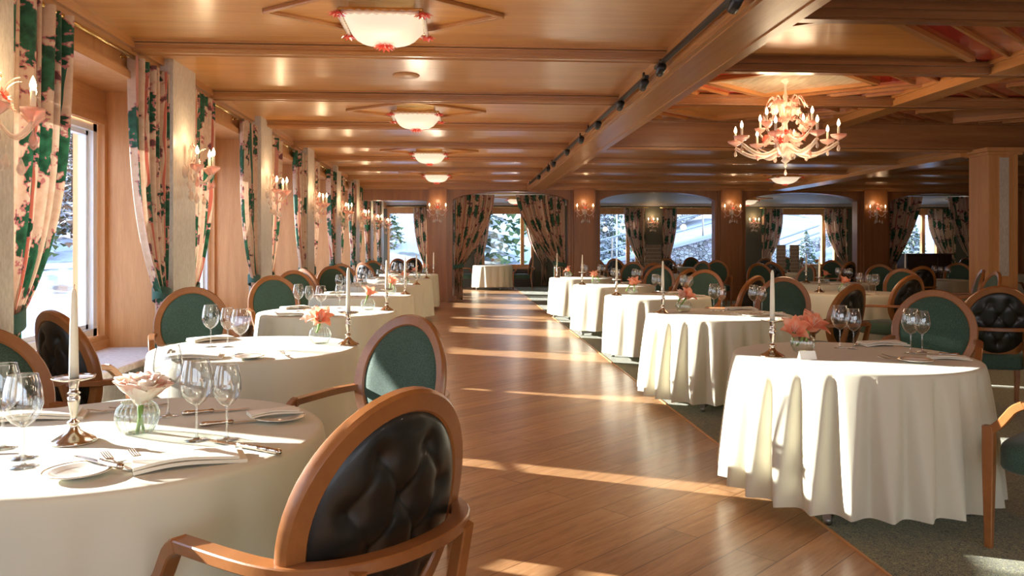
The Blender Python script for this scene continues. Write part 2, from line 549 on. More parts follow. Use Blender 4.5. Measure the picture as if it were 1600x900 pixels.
def struct(name, mb, mat, parent=None, smooth=False, angle=None):
    o = mb.build(name, mat, parent, smooth, angle=angle)
    if not parent: o['kind'] = 'structure'
    return o

# ================================================================ THE ROOM
ZC = 2.85                     # ceiling
XW = -2.45                    # plane of the wall above the windows
YP, YR = 18.7, 25.5           # arcaded partition, rear wall
YB, XR = -3.2, 14.2           # back wall, wall on the far side
# floor: oak between two carpets
struct('floor', MB().box(-0.75, 1.74, YB, YR + 0.1, -0.12, 0).box(-3.3, -0.75, 8.2, YR + .1, -.12, 0), 'floor')
struct('floor_carpet', MB().box(1.74, 20, YB, YR + 0.1, -0.12, 0.004), 'carpet')
struct('floor_carpet', MB().box(-3.3, -0.75, YB, 8.2, -0.12, 0.004), 'carpet')
struct('trim_1', MB().box(1.732, 1.744, YB, YR, 0, .007), 'oak_y')
# ceilings
struct('ceiling', MB().box(-3.2, 1.85, YB, YP, ZC, ZC + .1).box(1.85, XR + .1, 11.25, YP, ZC, ZC + .1), 'ceiling_wood')
ZH = 3.24
struct('ceiling_coffered', MB().box(1.85, XR + .1, YB, 11.2, ZH, ZH + .1), 'ceiling_wood')
struct('ceiling_rear', MB().box(-3.2, 20, YP + .2, YR + .1, 2.78, 2.9), 'rear_ceiling')
# transverse beams on the low ceiling
BEAMS = [5.88 + 1.78 * k for k in range(-5, 8)]
for k, y in enumerate(BEAMS):
    x1 = 1.6 if y < 11 else XR
    m = MB().box(XW, x1, y - .080, y + .080, ZC - .072, ZC)
    m.box(XW, x1, y - .125, y + .125, ZC - .014, ZC)
    m.box(XW, x1, y - .100, y + .100, ZC - .030, ZC - .020)
    m.box(XW, x1, y - .092, y + .092, ZC - .066, ZC - .056)
    m.box(XW, x1, y - .060, y - .035, ZC - .080, ZC - .072).box(XW, x1, y + .035, y + .060, ZC - .080, ZC - .072)
    struct('ceiling_beam', m, 'beam_wood_x')
# long beam A with its stepped mouldings
m = MB().box(1.62, 2.0, YB, YP, 2.70, ZC)
m.box(1.57, 1.63, YB, YP, 2.78, ZC)
m.box(1.60, 1.64, YB, YP, 2.735, 2.78)
m.box(1.97, 2.07, YB, 11.1, 2.72, ZH)
m.box(2.0, 2.1, YB, 11.1, 2.80, 2.9)
m.box(1.945, 1.965, YB, YP, 2.692, 2.70).box(1.98, 2.05, YB, YP, 2.705, 2.72).box(1.655, 1.675, YB, YP, 2.692, 2.70).box(1.585, 1.60, YB, YP, 2.765, 2.78).box(1.61, 1.62, YB, YP, 2.715, 2.735)
struct('ceiling_beam', m, 'beam_wood_y')
# beam B and beam C
struct('ceiling_beam', MB().box(5.38, 5.66, YB, 11.1, 3.09, ZH).box(5.34, 5.38, YB, 11.1, 3.18, ZH).box(5.66, 5.70, YB, 11.1, 3.18, ZH), 'beam_wood_y')
struct('ceiling_beam', MB().box(8.9, 9.17, YB, 11.1, 3.09, ZH), 'beam_wood_y')
struct('ceiling_beam', MB().box(7.65, 8.1, 11.3, YP, 2.71, ZC).box(7.6, 8.15, 11.3, YP, 2.79, ZC), 'beam_wood_y')
# step down at the end of the coffered part
struct('ceiling_fascia', MB().box(2.0, XR, 11.1, 11.3, 2.80, ZH + .05).box(2.0, XR, 11.04, 11.1, 2.80, 2.86).box(2.0, XR, 11.02, 11.1, 3.17, 3.24), 'shaded_beam')
# coffers: cross beams, diamonds, battens, red lacquer corners
CB = lambda k: 5.78 + 1.77 * k
for k in range(-4, 3):
    y = CB(k)
    struct('ceiling_beam', MB().box(2.07, XR, y - .08, y + .08, 3.10, ZH).box(2.07, XR, y - .12, y + .12, 3.16, 3.20).box(2.07, XR, y - .05, y + .05, 3.085, 3.10), 'shaded_beam')
def batten(p, q, z=3.15, w=.07, name='ceiling_batten', mat='beam_wood_x', h=None):
    d = Vector((q[0] - p[0], q[1] - p[1], 0)); L = d.length
    m = MB().box(-L / 2, L / 2, -w / 2, w / 2, z, h or ZH)
    o = struct(name, m, mat)
    o.location = ((p[0] + q[0]) / 2, (p[1] + q[1]) / 2, 0)
    o.rotation_euler = (0, 0, math.atan2(d.y, d.x))
    return o
def poly_slab(name, pts, z0, z1, mat):
    n = len(pts)
    m = MB().add([(x, y, z0) for x, y in pts] + [(x, y, z1) for x, y in pts],
                 [tuple(range(n))[::-1], tuple(range(n, 2 * n))] + [(i, (i + 1) % n, n + (i + 1) % n, n + i) for i in range(n)])
    return struct(name, m, mat)
def clip(pts, x0, x1, y0, y1):
    for ax, lim, sg in ((0, x0, 1), (0, x1, -1), (1, y0, 1), (1, y1, -1)):
        out = []
        for p, q in zip(pts, pts[1:] + pts[:1]):
            a_, b_ = (p[ax] - lim) * sg, (q[ax] - lim) * sg
            if a_ >= 0: out.append(p)
            if (a_ >= 0) != (b_ >= 0):
                t = a_ / (a_ - b_)
                out.append((p[0] + (q[0] - p[0]) * t, p[1] + (q[1] - p[1]) * t))
        pts = out
        if len(pts) < 3: return []
    return pts
def strips(p, q, sx, box):
    """lacquered strips and battens running parallel to the side p-q, stepping towards sx*x"""
    for j, (s0, s1, mt) in enumerate(((.02, .42, 'red_panel'), (.46, .80, 'orange_panel'), (.84, 1.25, 'red_panel'), (1.29, 1.8, 'red_panel'), (1.84, 2.6, 'orange_panel'))):
        d = (q[0] - p[0], q[1] - p[1])
        e0, e1 = (p[0] - d[0] * 2, p[1] - d[1] * 2), (q[0] + d[0] * 2, q[1] + d[1] * 2)
        poly = clip([(e0[0] + sx * s0, e0[1]), (e1[0] + sx * s0, e1[1]), (e1[0] + sx * s1, e1[1]), (e0[0] + sx * s1, e0[1])], *box)
        if poly: poly_slab('ceiling_panel', poly, 3.215, 3.24, mt)
        w = .022
        m_ = s1 + .02
        bt = clip([(e0[0] + sx * (m_ - w), e0[1]), (e1[0] + sx * (m_ - w), e1[1]), (e1[0] + sx * (m_ + w), e1[1]), (e0[0] + sx * (m_ + w), e0[1])], *box)
        if bt: poly_slab('ceiling_batten', bt, 3.185, 3.24, 'beam_wood_x')
for bi, (bx0, bx1) in enumerate(((2.1, 5.34), (5.70, 8.9), (9.17, 12.4))):
    for k in range(-3, 3):
        y0, y1 = CB(k) + .09, CB(k + 1) - .09
        cx, cyy = (bx0 + bx1) / 2, (y0 + y1) / 2
        if bi == 0 and k in (0, -1, -2):
            N_, R_, L_ = (3.3, y0), (5.05, y0 + 1.42), (2.1, y0 + .85)
            batten(L_, N_, 3.17); batten(N_, R_, 3.17)
            strips(N_, R_, 1, (bx0, bx1, y0, y1))
            strips(L_, N_, -1, (bx0, N_[0], y0, y1))
            continue
        hx, hy = 1.0, (y1 - y0) / 2
        L_, R_, N_, F_ = (cx - hx, cyy), (cx + hx, cyy), (cx, cyy - hy), (cx, cyy + hy)
        if bi == 0 and k == 1:
            poly_slab('ceiling_panel', [L_, N_, R_, F_], 3.215, 3.24, 'pale_panel')
        for a_, b_ in ((L_, N_), (N_, R_), (R_, F_), (F_, L_)):
            batten(a_, b_, 3.17)
        strips(N_, R_, 1, (cx, bx1, y0, cyy)); strips(F_, R_, 1, (cx, bx1, cyy, y1))
        strips(N_, L_, -1, (bx0, cx, y0, cyy)); strips(F_, L_, -1, (bx0, cx, cyy, y1))
# window-side wall: header, piers, recesses and sills
PITCH, C0 = 2.73, 3.62
piers = [C0 + PITCH * k for k in range(-3, 9)]
wl = MB()
for k, y in enumerate(piers):
    if y > YR - .3: break
    wl.box(-3.1, XW, y + .02, min(y + .50, YR), 0, 2.58)
wl.box(-3.1, XW, YB - .1, YR + .1, 2.58, 2.95)
struct('wall_left', wl, 'oak')
struct('trim_2', MB().box(XW, XW + .05, YB, YP, 2.56, 2.615).box(XW, XW + .03, YB, YP, 2.615, 2.64), 'oak_y')
struct('trim_3', MB().box(XW, XW + .07, YB, YP, 2.79, ZC).box(XW, XW + .04, YB, YP, 2.755, 2.79), 'beam_wood_y')
WIN = 0
def window_unit(n, y0, y1, z0, z1, x, d=1, mull=None):
    """a window whose glass lies in the plane x, between y0 and y1; frame white outside, wood trim inside"""
    root = empty('window_%d' % n, (0, 0, 0), kind='structure')
    t = .05
    m = MB()
    for (a, b, c, e) in ((y0, y0 + t, z0, z1), (y1 - t, y1, z0, z1), (y0 + t, y1 - t, z0, z0 + t), (y0 + t, y1 - t, z1 - t, z1)):
        m.box(x + .06, x + .11, a, b, c, e)
    m.build('wood_trim', 'oak', root)
    m = MB()
    a0, a1, b0, b1 = y0 + t, y1 - t, z0 + t, z1 - t
    for (i, xx) in ((0, x + .02), (.035, x - .02)):
        w_ = .06
        for (a, b, c, e) in ((a0 + i, a0 + i + w_, b0, b1), (a1 - i - w_, a1 - i, b0, b1), (a0 + i, a1 - i, b0 + i, b0 + i + w_), (a0 + i, a1 - i, b1 - i - w_, b1 - i)):
            m.box(xx - .03, xx + .03, a, b, c, e)
    fr = m.build('window_frame', 'white_frame', root)
    MB().box(x - .035, x - .030, a0 + .08, a1 - .08, b0 + .08, b1 - .08).build('pane', 'pane', fr)
    return root
for k in range(len(piers) - 1):
    y0, y1 = piers[k] + .50, piers[k + 1] + .02
    if y1 > YR: break
    WIN += 1
    window_unit(WIN, y0, y1, .58, 2.36, -2.94)
    struct('trim_%d' % (10 + WIN), MB().box(-3.0, -2.84, y0, y1, 2.36, 2.58), 'oak_y')
    struct('windowsill', MB().box(-2.9, -2.27, y0, y1, .48, .53, .008).box(-3.0, XW, y0, y1, 0, .48), 'sill')
    struct('trim_%d' % (30 + WIN), MB().box(-2.9, -2.82, y0, y1, .53, .60), 'oak_y')
# linen-faced pilasters on the piers
for k, y in enumerate(piers):
    if y > YR - .6: break
    struct('pillar', MB().box(XW, -2.31, y, y + .52, 0, ZC).box(XW, -2.29, y - .012, y + .532, 0, .14), 'linen')
# partition with arches at the far end
PX = [-.77, 2.75, 6.41, 10.07, 13.66]
PW = [.43, .53, .53, .6, .6]
part = MB()
part.box(XW, -.77, YP, YP + .25, 2.45, ZC)
arches = [(-.2, 2.63), (3.42, 6.3), (7.08, 9.95), (10.8, 13.6)]
ARX = []
prev = -.77
for (a, b) in arches:
    part.box(prev, a, YP, YP + .25, 0, ZC)
    N = 20
    for i in range(N):
        u0, u1 = i / N, (i + 1) / N
        f = lambda u: 2.42 + .26 * math.sqrt(max(0, 1 - (2 * u - 1) ** 2 * .96))
        xa, xb = a + (b - a) * u0, a + (b - a) * u1
        za, zb = f(u0), f(u1)
        part.add([(xa, YP, za), (xb, YP, zb), (xb, YP + .25, zb), (xa, YP + .25, za), (xa, YP, ZC), (xb, YP, ZC), (xb, YP + .25, ZC), (xa, YP + .25, ZC)],
                 [(0, 1, 2, 3), (0, 4, 5, 1), (3, 2, 6, 7), (4, 7, 6, 5)])
    prev = b
part.box(prev, XR, YP, YP + .25, 0, ZC)
struct('wall_partition', part, 'panel_wood')
for x, w in zip(PX, PW):
    struct('pillar', MB().box(x, x + w, YP - .12, YP, 0, 2.74).box(x - .05, x, YP - .05, YP, 0, 2.72).box(x + w, x + w + .05, YP - .05, YP, 0, 2.72)
           .box(x - .02, x + w + .02, YP - .15, YP, 0, .35), 'panel_wood')
struct('trim_4', MB().box(XW, XR, YP - .14, YP, 2.78, ZC).box(XW, XR, YP - .09, YP, 2.72, 2.78), 'beam_wood_x')
# free-standing pillar on the far side
m = MB().box(7.82, 8.27, 10.9, 11.35, 0, 2.70).box(7.78, 8.31, 10.86, 11.39, 2.70, 2.74).box(7.73, 8.36, 10.81, 11.4, 2.74, 2.80).box(7.80, 8.29, 10.88, 11.37, 0, .2)
struct('pillar', m, 'oak')
struct('trim_5', MB().box(7.98, 8.12, 10.885, 10.9, .9, 2.66), 'linen')
# rear wall with its windows
RW = [(-2.42, -1.15, None), (.7, 2.42, 2.05), (4.5, 5.95, 5.62), (7.0, 8.65, None), (10.45, 12.85, 12.4), (14.9, 16.5, 15.95), (17.5, 18.35, None)]
rw = MB()
prev = -3.2
for a, b, mu in RW:
    rw.box(prev, a, YR, YR + .3, 0, 2.8)
    rw.box(a, b, YR, YR + .3, 0, .62)
    rw.box(a, b, YR, YR + .3, 2.62, 2.8)
    prev = b
rw.box(prev, 20, YR, YR + .3, 0, 2.8)
struct('wall_rear', rw, 'taupe')
for i, (a, b, mu) in enumerate(RW):
    WIN += 1
    root = empty('window_%d' % WIN, (0, 0, 0), kind='structure')
    m = MB()
    t = .08
    m.box(a, a + t, YR + .02, YR + .14, .62, 2.62).box(b - t, b, YR + .02, YR + .14, .62, 2.62).box(a + t, b - t, YR + .02, YR + .14, .62, .74).box(a + t, b - t, YR + .02, YR + .14, 2.42, 2.62)
    if mu: m.box(mu - .06, mu + .06, YR + .02, YR + .14, .74, 2.42)
    m.box(a - .06, b + .06, YR - .03, YR + .02, 2.58, 2.66)
    m.box(a - .04, b + .04, YR - .08, YR + .02, .58, .64)
    fr = m.build('window_frame', 'oak', root)
    MB().box(a + t, b - t, YR + .09, YR + .1, .74, 2.42).build('pane', 'pane', fr)
struct('trim_6', MB().box(-2.45, 20, YR - .04, YR, 2.70, 2.78), 'sill')
struct('wall_right', MB().box(XR, XR + .2, YB, YP + .25, 0, 3.3).box(20, 20.2, YP, YR + .3, 0, 2.9).box(XR + .2, 20.2, YP, YP + .25, 0, 2.9), 'panel_wood')
# back wall (behind the viewer); unseen windows added to let in fill light
bw = MB().box(-3.1, -1.9, YB - .2, YB, 0, 3.3).box(-1.9, 13.4, YB - .2, YB, 0, .6).box(-1.9, 13.4, YB - .2, YB, 2.6, 3.3).box(13.4, XR + .2, YB - .2, YB, 0, 3.3)
for x in (1.7, 5.3):
    bw.box(x, x + .35, YB - .2, YB, .6, 2.6)
bw.box(5.65, 13.4, YB - .2, YB, .6, 2.6)
struct('wall_back', bw, 'panel_wood')
prev = -1.9
for x in (1.7, 5.3):
    WIN += 1
    root = empty('window_%d' % WIN, (0, 0, 0), kind='structure')
    fr = MB().box(prev, prev + .06, YB - .15, YB - .05, .6, 2.6).box(x - .06, x, YB - .15, YB - .05, .6, 2.6).box(prev, x, YB - .15, YB - .05, .6, .68).box(prev, x, YB - .15, YB - .05, 2.52, 2.6).build('window_frame', 'oak', root)
    MB().box(prev + .06, x - .06, YB - .11, YB - .1, .68, 2.52).build('pane', 'pane', fr)
    prev = x + .35
struct('baseboard_far', MB().box(-.2, -.1, YP - .02, YP, 0, .14), 'panel_wood')

# ================================================================ OUTSIDE
def hill(x, y):
    a = max(0, (y - 29) / 34)
    right = 1 / (1 + math.exp(-(x + 4) / 9))
    z = -0.5 + 13 * (a / (1 + a)) ** 1.25 * (0.55 + .75 * right)
    z += .5 * math.sin(x * .23 + y * .11) * min(1, a * 2) + .25 * math.sin(x * .71 - y * .37) * min(1, a * 3)
    if x < -40: z += 0
    return z
gx = [-150 + 3.2 * i for i in range(76)]
gy = [YR + .3 + 2.2 * j for j in range(48)]
struct('ground_snow_slope', MB().grid([[(x, y, hill(x, y)) for x in gx] for y in gy]), 'snow', smooth=True)
struct('ground_terrace', MB().box(-7.6, -3.1, -30, YR + .3, -.3, -.02), 'clean_snow')
struct('ground_snow_field', MB().grid([[(x, y, -.5 + .35 * math.sin(x * .31 + y * .17)) for x in [-150 + 6 * i for i in range(25)]] for y in [-70 + 4.5 * j for j in range(23)]]), 'clean_snow', smooth=True)
struct('ground_front', MB().box(-3.1, 40, -70, YB - .2, -.4, -.1).box(20.2, 40, YB - .2, YR + .3, -.4, -.1), 'clean_snow')
# terrace railing: posts, rail, glass
rail = empty('terrace_railing', (-6.6, 0, 0), 0, 'white terrace railing with clear glass panels outside the windows', 'railing')
MB().box(-.05, .05, -6, 27, .98, 1.06, .01).build('handrail', 'white_frame', rail)
for k in range(14):
    MB().box(-.03, .03, -5.8 + 2.5 * k, -5.74 + 2.5 * k, 0, .98).build('post', 'white_frame', rail)
MB().box(-.006, .006, -6, 27, .12, .98).build('glass_panel', 'pane', rail)
# trees
def conifer(seed, h, spread, n, mat, droop=.25):
    rnd = random.Random(seed)
    m = MB()
    for i in range(n):
        t = rnd.random() ** .75
        z = h * (.06 + .92 * t)
        R = spread * (1 - t) ** .85 * (.75 + .35 * rnd.random()) + .08
        a = rnd.random() * 2 * PI
        k = 7
        c = Vector((0, 0, z))
        d = Vector((math.cos(a), math.sin(a), -droop))
        side = Vector((-math.sin(a), math.cos(a), 0))
        for j in range(1, k):
            u = j / k
            p = c + d * R * u
            w = (.05 + .13 * R) * (1.1 - u) + .05
            s1 = rnd.uniform(-.12, .12) * R
            p1 = p + side * w + Vector((0, 0, s1 - .08)) + d * R * .1
            p2 = p - side * w + Vector((0, 0, -s1 - .08)) + d * R * .1
            p3 = p + d * (R / k * 1.5) + Vector((0, 0, rnd.uniform(-.05, .08)))
            m.add([p, p1, p3, p2], [(0, 1, 2), (0, 2, 3)])
    return m
TREES = []
for i, (mat, h, s_, n) in enumerate((('evergreen', 7.5, 1.9, 420), ('larch', 10.5, 2.1, 300), ('evergreen', 4.2, 1.5, 300))):
    r = empty('conifer', (0, 0, 0))
    conifer(11 + i, h, s_, n, mat, .3 if mat == 'evergreen' else .05).build('foliage', mat, r)
    MB().lathe([(.16 if i < 2 else .1, -.6), (.10, h * .5), (.02, h * .97)], 8).build('trunk', 'bark', r, smooth=True)
    TREES.append(Proto(r))
rnd = random.Random(3)
def tree(kind, x, y, label, group=None, s=1.0):
    TREES[kind].put((x, y, (hill(x, y) if y > YR else -.5) - .15), rnd.random() * 6, label, 'tree', group, scale=s)
# beyond the rear windows
tree(0, .9, 34.5, 'large snow-dusted evergreen filling the window behind the far white table', s=1.15)
tree(0, 4.6, 40.0, 'second evergreen standing just behind the large one at the far end', s=1.0)
tree(2, -4.0, 38.5, 'small dark conifer on the snow slope in the corner window beside the pillar', s=.9)
tree(2, 6.6, 34.8, 'bushy conifer behind the netting fence outside', s=1.0)
tree(2, 18.9, 31.0, 'young snowy fir outside the far window above the sideboard', s=.62)
tree(2, 15.0, 32.5, 'little snow-laden fir at the foot of the slope outside the wide window', s=.45)
# the wood beyond the window side
LW = 'bare brownish larch with snow on its twigs in the wood beyond the terrace'
PL = []
for i in range(400):
    b = rnd.uniform(-.72, -.30)
    r_ = rnd.uniform(33, 66)
    x, y = b * r_, r_
    if len(PL) > 40 or any(math.hypot(x - p, y - q) < 4.6 for p, q in PL): continue
    PL.append((x, y))
    tree(1 if rnd.random() < .8 else 0, x, y, LW, 'wood of larches beyond the terrace', s=rnd.uniform(.85, 1.15))
# retaining wall, fence and rail on the slope
m = MB()
pts = [(5.0, 31.0, 0.4), (8, 31, 1.1), (11.6, 31.0, 2.05)]
for (x0, y0, z0), (x1, y1, z1) in zip(pts, pts[1:]):
    m.add([(x0, y0, -.5), (x1, y1, -.5), (x1, y1, z1), (x0, y0, z0), (x0, y0 + .5, -.5), (x1, y1 + .5, -.5), (x1, y1 + .5, z1), (x0, y0 + .5, z0)],
          [(0, 1, 2, 3), (4, 7, 6, 5), (3, 2, 6, 7), (0, 3, 7, 4), (1, 5, 6, 2)])
o = m.build('retaining_wall', 'stone'); tag(o, 'rubble stone retaining wall carrying a ramp up the slope outside', 'wall')
m = MB()
for (x0, y0, z0), (x1, y1, z1) in zip(pts, pts[1:]):
    m.bar([(x0, y0 + .2, z0 + .06), (x1, y1 + .2, z1 + .06)], .75, .16)
m.build('snow_cap', 'clean_snow', o)
o = empty('ramp_railing', (0, 0, 0), 0, 'grey metal railing along the ramp on top of the stone wall', 'railing')
zf = lambda x: .4 + (x - 5) * .263
MB().tube([(4.2, 31.2, zf(4.2) + 1.0), (12.2, 31.2, zf(12.2) + 1.0)], .045, 6).build('handrail', 'steel', o)
MB().tube([(4.2, 31.2, zf(4.2) + .5), (12.2, 31.2, zf(12.2) + .5)], .035, 6).build('middle_rail', 'steel', o)
for k in range(5):
    x = 4.3 + 1.9 * k
    MB().tube([(x, 31.2, zf(x) - .1), (x, 31.2, zf(x) + 1.02)], .04, 6).build('post', 'steel', o)
o = empty('netting_fence', (0, 0, 0), 0, 'wire netting fence with a white post outside the narrow window', 'fence')
m = MB()
for k in range(22):
    x = 4.6 + .16 * k
    m.tube([(x, 32.2, .6), (x + .8, 32.2, 3.1)], .008, 4)
    m.tube([(x + .8, 32.2, .6), (x, 32.2, 3.1)], .008, 4)
m.build('netting', 'grey_frame', o)
for x in (4.6, 6.6, 8.6):
    MB().tube([(x, 32.2, .2), (x, 32.2, 3.3)], .04, 6).build('post', 'white_frame', o)
# a road cut into the slope seen in the wide window
struct('path', MB().bar([(10, 40, hill(10, 40) + .1), (14, 41, hill(14, 41) + .9), (19, 42, hill(19, 42) + 2.0)], 1.4, .5).bar([(9, 46, hill(9, 46) + .3), (16, 47, hill(16, 47) + 1.6), (24, 48, hill(24, 48) + 3.3)], 1.0, .6), 'stone')
o = empty('guard_rail', (0, 0, 0), 0, 'grey guard rail climbing the bare snow slope outside the wide window', 'railing')
for dz in (0, .35):
    MB().tube([(13.6, 36, .75 + dz), (16.5, 36, 1.75 + dz), (19.5, 36, 2.75 + dz)], .05, 6).build('rail', 'steel', o)
for k in range(5):
    x = 13.9 + 1.35 * k
    MB().tube([(x, 36, hill(x, 36) - .1), (x, 36, .75 + (x - 13.6) * .34 + .4)], .045, 6).build('post', 'grey_frame', o)
o = MB().bar([(12.8, 33.5, hill(12.8, 33.5)), (15.5, 34.2, hill(15.5, 34.2) + .35), (18.5, 35, hill(18.5, 35) + .9)], .5, .55).build('stone_kerb', 'stone', None)
tag(o, 'low stone kerb along the snowy road below the guard rail outside', 'kerb')

# ================================================================ LAMPS
def add_point(parent, loc, power, col=(1.0, .78, .52), r=.03, name='lamp_light'):
    d = bpy.data.lights.new(name, 'POINT')
    d.energy = power; d.color = col; d.shadow_soft_size = r
    o = bpy.data.objects.new(name, d)
    COL.objects.link(o); o.parent = parent; o.location = loc
    return o
LAMP = 1.0
def flower_mb(r, n=7, seed=0, c=(0, 0, 0), cup=.5):
    """small blown-glass blossom: two rings of pointed petals"""
    m = MB()
    for ring, (rr, up) in enumerate(((r, cup * .4), (r * .68, cup))):
        for k in range(n):
            a = 2 * PI * (k + .5 * ring) / n
            w = 2 * PI / n * .55
            P = lambda q, b, z: (c[0] + q * math.cos(a + b), c[1] + q * math.sin(a + b), c[2] + z)
            m.add([P(.12 * rr, 0, 0), P(.62 * rr, -w, up * rr * .5), P(rr, 0, up * rr), P(.62 * rr, w, up * rr * .5), P(.55 * rr, 0, up * rr * .22)],
                  [(0, 1, 4), (1, 2, 4), (2, 3, 4), (3, 0, 4)])
    m.sphere(c, r * .16, 6, 4)
    return m
def drop_mb(c, s=1.0):
    m = MB().lathe([(.0015, 0), (.0015, -.035 * s), (.006 * s, -.045 * s), (.017 * s, -.075 * s), (.02 * s, -.09 * s), (.014 * s, -.105 * s), (.001, -.115 * s)], 8, c)
    return m
def bulb_mb(c, s=1.0):
    return MB().lathe([(.006 * s, 0), (.012 * s, .008 * s), (.016 * s, .022 * s), (.012 * s, .042 * s), (.004 * s, .062 * s), (.0005, .07 * s)], 10, c)
def cup_mb(c, r, rib=8):
    return MB().lathe([(.008, -.045), (.014, -.035), (r * .55, -.02), (r * .9, .0), (r, .022), (r * .93, .018), (r * .5, -.008), (.012, -.012)], 16, c, rib=lambda a, z: .09 * math.cos(rib * a))
def lerp(a, b, t): return a + (b - a) * t
def arm_path(r, z0, z1, sag, a, n=9, x0=.03):
    """S-curved arm leaving the stem at height z0 and ending at radius r, height z1"""
    P = []
    for i in range(n + 1):
        t = i / n
        q = lerp(x0, r, t)
        z = lerp(z0, z1, t) - sag * math.sin(PI * t) * (1 if t < .6 else 1)
        P.append((q * math.cos(a), q * math.sin(a), z))
    return P
def make_sconce(name, angs, r, light):
    """origin on the wall, arms reach out along +x"""
    root = empty(name)
    MB().lathe([(.0, -.02), (.055, -.015), (.06, 0), (.045, .012), (.02, .03), (0, .035)], 16).xf(Matrix.Rotation(PI / 2, 4, 'Y')).build('backplate', 'crystal', root, smooth=True)
    MB().lathe([(.002, -.19), (.014, -.17), (.006, -.15), (.03, -.11), (.012, -.07), (.026, -.03), (.012, .02), (.024, .07), (.01, .13), (.018, .17), (.003, .22)], 12, (.045, 0, 0), rib=lambda a, z: .08 * math.cos(6 * a)).build('stem', 'crystal', root, smooth=True)
    for a in angs:
        a_ = math.radians(a)
        p = arm_path(r, -.03, -.02, .07, a_)
        arm = MB().tube([(x + .045, y, z) for x, y, z in p], .0095, 8).build('arm', 'crystal', root, smooth=True)
        ex, ey = .045 + r * math.cos(a_), r * math.sin(a_)
        cup_mb((ex, ey, .02), .055).build('drip_cup', 'pink_glass', arm, smooth=True)
        MB().lathe([(.0125, 0), (.0125, .105), (.006, .11)], 10, (ex, ey, .02)).build('candle_sleeve', 'wax', arm, smooth=True)
        bulb_mb((ex, ey, .13)).build('candle_bulb', 'bulb', arm, smooth=True)
        drop_mb((ex, ey, -.03)).build('glass_drop', 'pink_glass', arm, smooth=True)
    for (x, y, z, s_, mt) in ((.10, .0, .10, .05, 'coral_glass'), (.09, .07, .06, .035, 'pink_glass'), (.09, -.07, .05, .035, 'pink_glass'), (.07, .0, .21, .035, 'coral_glass')):
        flower_mb(s_, 6).xf(Matrix.Translation((x, y, z)) @ Matrix.Rotation(1.1, 4, 'Y')).build('glass_flower', mt, root)
    for a in (-50, 0, 50):
        p = arm_path(.13, .08, .19, -.03, math.radians(a), 7)
        MB().tube([(x + .045, y, z) for x, y, z in p], [.007 - .0007 * i for i in range(8)], 6).build('glass_leaf', 'crystal', root, smooth=True)
    for (x, y) in ((.05, 0), (.13, .09), (.13, -.09), (.08, .05), (.08, -.05)):
        drop_mb((x, y, -.1 - .4 * x), 1.1).build('glass_drop', 'crystal', root, smooth=True)
    add_point(root, (.16, 0, .25), light, (1.0, .72, .42), .05)
    return Proto(root)
SCONCE_W = 2.4 * LAMP
sconce3 = make_sconce('wall_sconce', (-55, 0, 55), .19, SCONCE_W)
col_words = {1: 'standing before the first leaf-print curtain, cut by the picture edge', 2: 'on the second linen pilaster', 3: 'on the third linen pilaster',
             4: 'on the fourth linen pilaster', 5: 'on the fifth linen pilaster', 6: 'on the sixth linen pilaster, last before the partition', 7: 'on the linen pilaster just past the partition', 8: 'on the last linen pilaster beside the corner window'}
for k, y in enumerate(piers[3:11]):
    if y > YR - .6: break
    sconce3.put((-2.31, y + .26, 1.97), 0, 'three-candle glass wall sconce ' + ('on the first linen pilaster' if k == 0 else col_words[k + 1]), 'wall lamp')
sconce2 = make_sconce('wall_sconce', (-78, 78), .20, SCONCE_W * .55)
ord_ = ['first', 'second', 'third', 'fourth', 'fifth']
for k, (x, w) in enumerate(zip(PX, PW)):
    if k == 4: break
    lab = ['two-candle glass sconce on the wooden pillar beside the corner opening', 'two-candle glass sconce on the pillar after the curtained archway',
           'two-candle glass sconce on the pillar facing the chandelier', 'two-candle glass sconce on the pillar beside the wide curtained arch'][k]
    sconce2.put((x + w / 2, YP - .12, 2.18), -PI / 2, lab, 'wall lamp')
for k, (x, lab) in enumerate(((6.42, 'three-candle sconce on the taupe rear wall between curtains, in the second arch'), (9.9, 'three-candle sconce on the taupe rear wall beside the wide window'))):
    sconce3.put((x, YR, 2.10), -PI / 2, lab, 'wall lamp')
